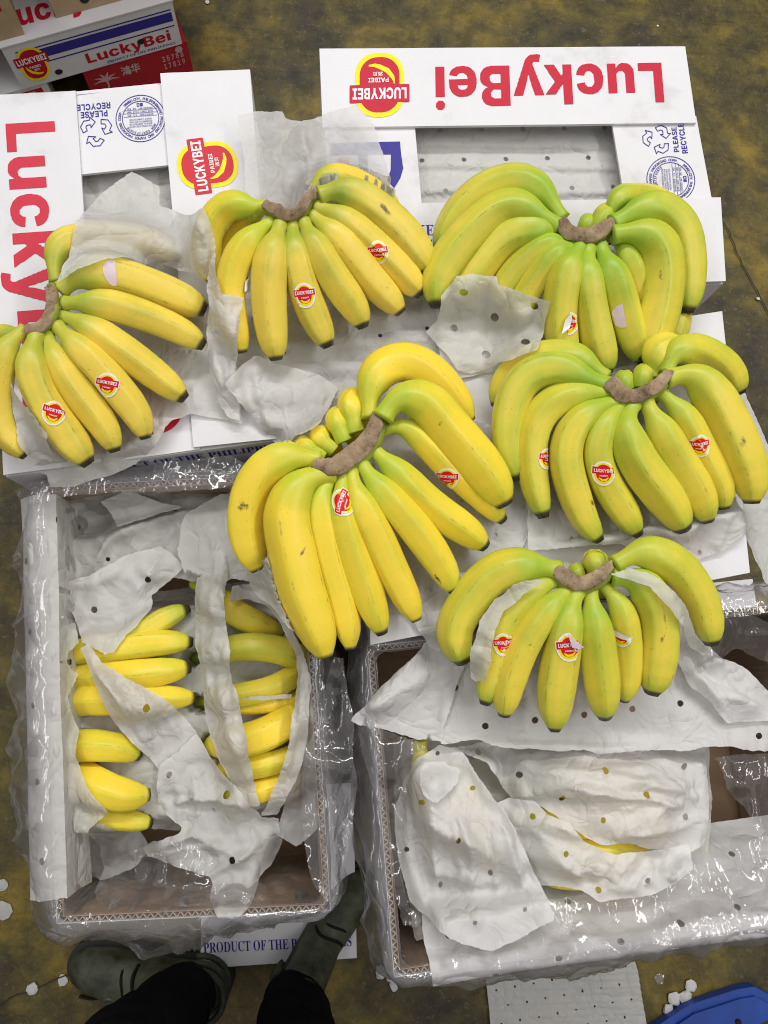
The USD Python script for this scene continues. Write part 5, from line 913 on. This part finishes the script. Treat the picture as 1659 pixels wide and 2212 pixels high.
rim_pad('foam pad with holes folded over the left edge of the left tray', LL, 3, .05, .98, [(-.018, -.07), (-.015, -.04), (-.010, -.004), (.002, .005), (.016, .002), (.032, -.012), (.040, -.05)], (.085, .0050, 3), 12)
crumple(b1, 'slack_fold', [(205, 1925), (225, 1870), (262, 1845), (330, 1822), (390, 1812), (440, 1838), (475, 1880), (520, 1925), (600, 1950), (680, 1960), (560, 1985), (400, 1975), (280, 1985), (215, 1975)], .79, [(330, 1880, .02, 60), (430, 1920, .015, 60)], 4, .014)
crumple(b1, 'slack_fold', [(30, 1060), (75, 1040), (200, 1015), (350, 1000), (500, 985), (545, 1010), (530, 1045), (420, 1058), (250, 1062), (150, 1072), (90, 1085), (45, 1090)], .822, [(90, 1062, .012, 30)], 5, .006)
crumple(b1, 'slack_fold', [(652, 1640), (690, 1560), (720, 1420), (742, 1420), (762, 1560), (768, 1700), (758, 1830), (735, 1930), (706, 1960), (672, 1900), (650, 1780)], .815, [(745, 1600, .01, 60)], 6, .010)
crumple(b2, 'slack_fold', [(1470, 1420), (1500, 1352), (1560, 1322), (1620, 1330), (1700, 1360), (1700, 1440), (1640, 1425), (1590, 1400), (1540, 1440), (1500, 1460)], .822, [(1560, 1360, .02, 50)], 7, .010)
crumple(b2, 'slack_fold', [(1545, 1640), (1600, 1625), (1690, 1630), (1700, 1830), (1640, 1800), (1610, 1740), (1570, 1700)], .80, [(1640, 1700, .02, 60)], 9, .012)
crumple(b2, 'slack_fold', [(765, 1560), (800, 1570), (900, 1600), (925, 1620), (880, 1680), (865, 1760), (870, 1880), (885, 1960), (920, 1985), (900, 2010), (870, 2000), (845, 1900), (820, 1750), (790, 1640)], .812, [(850, 1650, .012, 50)], 10, .010)

# ------------------------------------------------------------------ the pile of cartons behind
_u = at(394, 96, .15) - at(50, 195, .15); PL = np.linalg.norm(_u[:2]); _u = _u / PL; _u[2] = 0; _v = np.array([-_u[1], _u[0], 0.0]); PO = at(50, 195, .15); PO[2] = 0
def pbox(u0, u1, v0, v1): return np.array([PO + _u * a + _v * b for a, b in ((u0, v1), (u1, v1), (u1, v0), (u0, v0))])
GPILE = 'cartons piled up behind'
ZT = .272
def pface(layers, name, u, v, su, sv, z0, h, parent, front=0.0, lift=.0006):
    """a print on a front face of the pile: u along in metres, v up in metres"""
    printed(name, layers, PO + _u * u + np.array([0, 0, z0 + v]) + _v * front, _u * su, np.array([0, 0, sv]), parent, lift)
pw = thing('banana_carton', 'white carton in the dark pile, with blue stripes and a red name on its front', 'carton', GPILE)
put('carton_body', hexa(setz(pbox(0, PL, 0, .50), .152), setz(pbox(0, PL, 0, .50), ZT)), 'white_card', pw)
put('lid_flap', hexa(setz(pbox(-.003, PL + .003, -.002, .12), ZT + .0005), setz(pbox(-.003, PL + .003, -.002, .12), ZT + .004)), 'white_card', pw)
h_ = ZT - .152
for v, t in ((.62, .20), (.50, .028), (.86, .028)): pface([(sbox(0, 0, 1, 1), BLU)], 'printed_stripe', PL * .06, h_ * v - (h_ * .04), PL * .92, h_ * t, .152, h_, pw)
pface(logo(), 'printed_logo', PL * .125, h_ * .50, PL * .19, h_ * .72, .152, h_, pw, lift=.0012)
pface([(w8u, RED)], 'printed_name', PL * .42, h_ * .17, PL * .52, h_ * .23, .152, h_, pw)
pface([(fit(gs, 1, 1, .5, .5), BLU)], 'printed_words', PL * .53, h_ * .05, PL * .43, h_ * .055, .152, h_, pw)
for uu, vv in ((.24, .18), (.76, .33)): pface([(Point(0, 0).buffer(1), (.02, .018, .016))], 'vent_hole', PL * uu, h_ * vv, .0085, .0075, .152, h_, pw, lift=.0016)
gl = text('LuckyBei', 'w800'); _c = gl.bounds
printed('printed_name', [(w8u, RED)], *span((6, 66), (280, -6), (-6, 20), ZT + .0042), pw)
pr_ = thing('fruit_carton', 'red carton with a white palm tree mark under the striped carton', 'carton', GPILE)
put('carton_body', hexa(setz(pbox(.14, PL + .012, .004, .5), .001), setz(pbox(.14, PL + .012, .004, .5), .150)), 'red_card', pr_)
leaf = [crescent([(0, 0), (.25 * math.cos(a), .25 * math.sin(a) + .06), (.5 * math.cos(a), .5 * math.sin(a) - .02)], [.10, .10, .03]) for a in np.radians([0, 36, 72, 108, 144, 180])]
palm = shapely.union_all(leaf + [crescent([(0, 0), (.03, -.3), (-.05, -.6)], [.09, .07, .10])])
WP = lin((200, 170, 170))
pface([(palm, WP)], 'printed_palm', .185, .105, .06, .05, 0, .15, pr_, front=.004)
pface([(fit(text('鴻华', 'cjk', 3), 1, 1, .5, .5), WP)], 'printed_words', .225, .104, .045, .028, 0, .15, pr_, front=.004)
pface([(fit(text('3 5 7 8 8', 'w700'), 1, .3, .5, .8), WP), (fit(text('1 7 8 1 9', 'w700'), 1, .3, .5, .4), WP), (Point(.85, 1.1).buffer(.17), WP)], 'printed_code', PL - .055, .075, .052, .055, 0, .15, pr_, front=.004)
pl_ = thing('fruit_carton', 'white and red carton at the bottom left of the pile', 'carton', GPILE)
put('carton_body', hexa(setz(pbox(-.30, .055, .004, .5), .001), setz(pbox(-.30, .055, .004, .5), .150)), 'white_card', pl_)
pface([(sbox(0, 0, 1, 1), RED), (crescent([(.3, .1), (.6, .6), (.9, .9)], [.2, .3, .1]), WHT)], 'printed_panel', -.29, .05, .33, .09, 0, .15, pl_, front=.004)
_b2 = at(124, 43, ZT) - PO; u2, v2 = _b2 @ _u, _b2 @ _v
pb = thing('brown_carton', 'kraft brown carton on top of the pile at its right', 'carton', GPILE)
put('carton_body', hexa(setz(pbox(u2, u2 + .36, v2, v2 + .34), ZT + .005), setz(pbox(u2, u2 + .36, v2, v2 + .34), ZT + .235)), 'tan_card', pb)
pface([(fit(gl, 1, 1, .5, .5), RED)], 'printed_name', u2 + .03, .055, .2, .06, ZT, .2, pb, front=v2)
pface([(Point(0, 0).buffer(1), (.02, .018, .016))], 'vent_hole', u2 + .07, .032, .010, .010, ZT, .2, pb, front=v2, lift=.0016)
_b2 = at(55, 78, ZT) - PO; u2, v2 = _b2 @ _u, _b2 @ _v
pb = thing('brown_carton', 'kraft brown carton on top of the pile at its left', 'carton', GPILE)
put('carton_body', hexa(setz(pbox(u2 - .36, u2, v2, v2 + .34), ZT + .0005), setz(pbox(u2 - .36, u2, v2, v2 + .34), ZT + .230)), 'tan_card', pb)
pface([(fit(gl, 1, 1, .5, .5), RED)], 'printed_name', u2 - .22, .06, .2, .06, ZT, .2, pb, front=v2)
for k, (u0, v0, z0_) in enumerate(((-.42, .14, .51), (-.02, .20, .52), (-.40, .18, .80), (0.0, .22, .81))):  # out of view, stacked higher to shade the pile below
    plain_carton(setz(pbox(u0, u0 + .38, v0, v0 + .34), z0_ + .28), z0_, z0_ + .28, ('unseen third carton up on the left, shading the pile', 'unseen third carton up on the right, shading the pile', 'unseen topmost carton on the left, shading the pile', 'unseen topmost carton on the right, shading the pile')[k], GPILE)

# ------------------------------------------------------------------ the person standing at the trays: boots and trousers
import manifold3d as m3
def blob(chain, seg=24):
    out = None
    for a, b in chain:
        h = m3.Manifold.batch_hull([m3.Manifold.sphere(r, seg).scale(s).translate(p) for p, r, s in (a, b)])
        out = h if out is None else out + h
    return out
def soft(man, size=.008, it=8):
    t = man.refine_to_length(size).to_mesh(); m = trimesh.Trimesh(t.vert_properties[:, :3], t.tri_verts, process=True); trimesh.smoothing.filter_taubin(m, .5, -.53, it); return m
pe = thing('person', 'person in black trousers and dark olive boots standing at the lower left', 'person')
def boot(heel, toe, ank, nl=5):
    h, t = np.array(at(*heel, .05)), np.array(at(*toe, .05)); d = t - h; d[2] = 0; L = np.linalg.norm(d); d /= L; s = np.array([-d[1], d[0], 0]); k = L / .30
    def W(x, y, z): return tuple(h + d * (x * k) + s * (y * k) + np.array([0, 0, z * k - h[2]]))
    sp = lambda x, y, z, r, sc=(1, 1, 1): (W(x, y, z), r * k, sc)
    up = blob([(sp(.035, 0, .055, .038), sp(.12, .004, .055, .042)), (sp(.12, .004, .055, .042), sp(.20, .004, .048, .046)), (sp(.20, .004, .048, .046), sp(.255, .0, .040, .038)),
               (sp(.035, 0, .055, .038), sp(.055, 0, .15, .044)), (sp(.055, 0, .15, .044), sp(.13, .002, .075, .040)), (sp(.055, 0, .15, .044), sp(.06, 0, .20, .050))])
    up = up.trim_by_plane((0, 0, 1), .018)
    b = put('boot', soft(up), 'boot', pe, smooth=True)
    prof = [(0.0, 0.0, .040), (.10, 0, .040), (.20, .004, .050), (.25, .0, .044)]
    g = shapely.union_all([shapely.union_all([Point(*W(a[0], a[1], 0)[:2]).buffer(a[2] * k), Point(*W(c[0], c[1], 0)[:2]).buffer(c[2] * k)]).convex_hull for a, c in zip([(.03, 0, .042), (.11, 0, .038), (.2, .004, .052)], [(.11, 0, .038), (.2, .004, .052), (.256, 0, .044)])])
    so = trimesh.creation.extrude_polygon(g, .028, engine='earcut'); so.apply_translation([0, 0, .002]); put('sole', so, 'boot_sole', b)
    for i in range(nl):
        x = .115 + i * .022; z = .112 - i * .010
        P = np.array([W(x, -.030, z - .012), W(x + .004, -.012, z + .008), W(x, .004, z + .011), W(x - .004, .02, z + .007), W(x, .034, z - .012)])
        put('lace', trimesh.Trimesh(*tube(smooth_path(P, 14), .0032 * k, 8, upv=np.array([0, 0, 1.0])), process=False), 'boot_lace', b, smooth=True)
    for i in range(3):   # stitched bands round the heel
        a = np.linspace(-1.9, 1.9, 24); P = np.array([W(.045 - (.050) * math.cos(q) + .0, .046 * math.sin(q), .05 + .035 * i) for q in a]); put('heel_band', trimesh.Trimesh(*tube(P, .006 * k, 8, upv=np.array([0, 0, 1.0])), process=False), 'boot', b, smooth=True)
    rg = trimesh.creation.torus(.010 * k, .003 * k, 20, 8); rg.apply_transform(trimesh.geometry.align_vectors([0, 0, 1], s * .8 + np.array([0, 0, .6]))); rg.apply_translation(W(.20, .036, .075)); put('eyelet', rg, 'boot_metal', b, smooth=True)
boot((488, 2128), (138, 2088), None); boot((610, 2165), (800, 1880), None)
ank1, ank2 = at(398, 2152, .15), at(640, 2168, .15)
k1, k2 = at(250, 2330, .50), at(640, 2380, .50)
hp = np.array([(k1[0] + k2[0]) / 2, min(k1[1], k2[1]) - .03, .92])
S1 = (1, 1, 1); tr_ = blob([((tuple(ank1), .060, S1), (tuple(k1), .085, S1)), ((tuple(k1), .085, S1), ((hp[0] - .10, hp[1], hp[2]), .105, S1)), ((tuple(ank2), .060, S1), (tuple(k2), .085, S1)), ((tuple(k2), .085, S1), ((hp[0] + .10, hp[1], hp[2]), .105, S1)), (((hp[0] - .10, hp[1], hp[2]), .11, S1), ((hp[0] + .10, hp[1], hp[2]), .11, S1))])
tm = soft(tr_, .014, 6); vn = tm.vertex_normals; tm.vertices = tm.vertices + vn * ((meshkit.fbm(tm.vertices * np.array([9, 9, 22]), 3, 4) - .5) * .022)[:, None]
put('trousers', tm, 'trousers', pe, smooth=True)

# ------------------------------------------------------------------ things on the floor
def floor_sheet(outline, z0, seed): return None
P, tri, edge = sheet_mesh([tuple(at(x, y, .006)[:2]) for x, y in [(1050, 2110), (1370, 2070), (1384, 2140), (1400, 2240), (1062, 2260)]], None, .006, (.040, .0028, 8), 21, .001)
zz = .006 + .004 * np.abs(np.sin(P[:, 1] * 2 * np.pi / .026 + 2 * meshkit.noise(np.column_stack([P * 7, 0 * P[:, :1]]), 2))) * (.4 + meshkit.noise(np.column_stack([P * 12, 0 * P[:, :1]]), 5))
put('foam_sheet', (np.column_stack([P, zz]), tri), 'foam_white', None, smooth=True, label='ribbed foam sheet with small dark holes lying on the floor under the right tray', cat='foam sheet', group=CV)
def scrap(label, x, y, r, n, seed, name='foam_scrap', m_='white_scrap', flat_=.2, z=0.0, ang=None):
    r_ = np.random.default_rng(seed); k = (CZ - z) / F * .85; c = at(x, y, z)
    pts = r_.normal(0, 1, (n * 3, 3)); pts /= np.linalg.norm(pts, axis=1)[:, None]; pts *= r * k * r_.uniform(.7, 1.1, (n * 3, 1)); pts[:, 2] *= flat_; pts[:, 2] -= pts[:, 2].min() - .001
    put(name, trimesh.convex.convex_hull(pts + np.array([c[0], c[1], z])), m_, None, label=label, cat='foam scrap', group='foam scraps on the floor')
scrap('round white foam scrap on the floor at the lower left corner', 70, 2135, 14, 26, 1)
scrap('white scrap beside the toe of the left boot', 138, 2118, 15, 8, 2, flat_=.1)
scrap('foam crumb on the floor left of the left tray', 6, 1912, 14, 20, 3, m_='foam_thin', flat_=.15)
scrap('larger foam scrap on the floor left of the left tray', 8, 1966, 20, 20, 4, m_='foam_thin', flat_=.12)
for i, (x, y, r) in enumerate(((1440, 2178, 15), (1455, 2155, 16), (1478, 2150, 17), (1490, 2128, 15))): scrap(('lowest', 'left', 'right', 'topmost')[i] + ' piece of the crumbled foam heap beside the blue strip', x, y, r, 14, 10 + i, flat_=.35)
scrap('small film crumb between the floor foam sheet and the blue strip', 1424, 2112, 13, 12, 20, m_='film')
for i, (x, y, r) in enumerate(((822, 2098, 16), (848, 2104, 17), (872, 2098, 14), (850, 2128, 12))): scrap(('left', 'middle', 'right', 'lowest')[i] + ' piece of the torn foam lump at the front corner of the right tray', x, y, r, 14, 30 + i, flat_=.35)
for i, (x, y, r, w_) in enumerate(((448, 6, 7, 'white paper bit on the floor right of the dark pile'), (1420, 57, 4, 'small white speck on the floor behind the back carton'), (1374, 114, 4, 'tiny chip on the floor just behind the upside down name'), (1636, 646, 7, 'white chip on the floor at the right edge'), (1555, 790, 5, 'tiny white chip beside the right carton'), (668, 2116, 5, 'white crumb between the two boots'), (1300, 2206, 6, 'small crumb at the bottom edge'))): scrap(w_, x, y, r, 9, 40 + i, flat_=.4)
tw = np.array([at(172, 2152, .004), at(190, 2157, .006), at(215, 2156, .005), at(236, 2150, .004)])
put('twig', trimesh.Trimesh(*tube(smooth_path(tw, 16), .003, 8, upv=np.array([0, 0, 1.0])), process=False), 'twig', None, smooth=True, label='thin dark twig on the floor beside the left boot', cat='twig')
bs = thing('plastic_strip', 'blue plastic strip with a clipped end lying on the floor at the lower right', 'plastic strip')
bo = np.array([at(x, y, .03) for x, y in [(1400, 2232), (1492, 2172), (1594, 2139), (1632, 2133), (1668, 2152), (1720, 2180), (1640, 2215), (1560, 2262)]])
g_ = Polygon(bo[:, :2]); e_ = trimesh.creation.extrude_polygon(g_.buffer(-.004).buffer(.004), .022, engine='earcut'); e_.apply_translation([0, 0, .004]); put('strip_body', e_, 'blue_plastic', bs)
e_ = trimesh.creation.extrude_polygon(g_.buffer(-.016), .006, engine='earcut'); e_.apply_translation([0, 0, .0265]); put('raised_panel', e_, 'blue_plastic', bs)
c_ = at(1595, 2208, .034); e_ = trimesh.creation.cylinder(.006, .004, sections=14); e_.apply_translation(c_); put('rivet', e_, 'hole_dark', bs)
def joint(pts, w, seed):
    p = LineString([tuple(at(x, y, 0)[:2]) for x, y in pts]).segmentize(.02); r_ = np.random.default_rng(seed); c = np.array(p.coords); c = c + r_.normal(0, .0025, c.shape); g = LineString(c).buffer(w * .22, quad_segs=2)
    v, f = trimesh.creation.triangulate_polygon(g, engine='earcut'); put('floor_joint', (np.column_stack([v, np.full(len(v), .0045)]), f), 'joint_dirt', None, kind='structure')
plain('joint_dirt', (0.045, 0.040, 0.030), 0.9, 0.1, 0.3, 90, 0.4, 30)
joint([(1480, 300), (1590, 545), (1648, 660), (1720, 800)], .006, 1); joint([(-20, 2172), (60, 2140), (140, 2104), (260, 2060)], .005, 2)
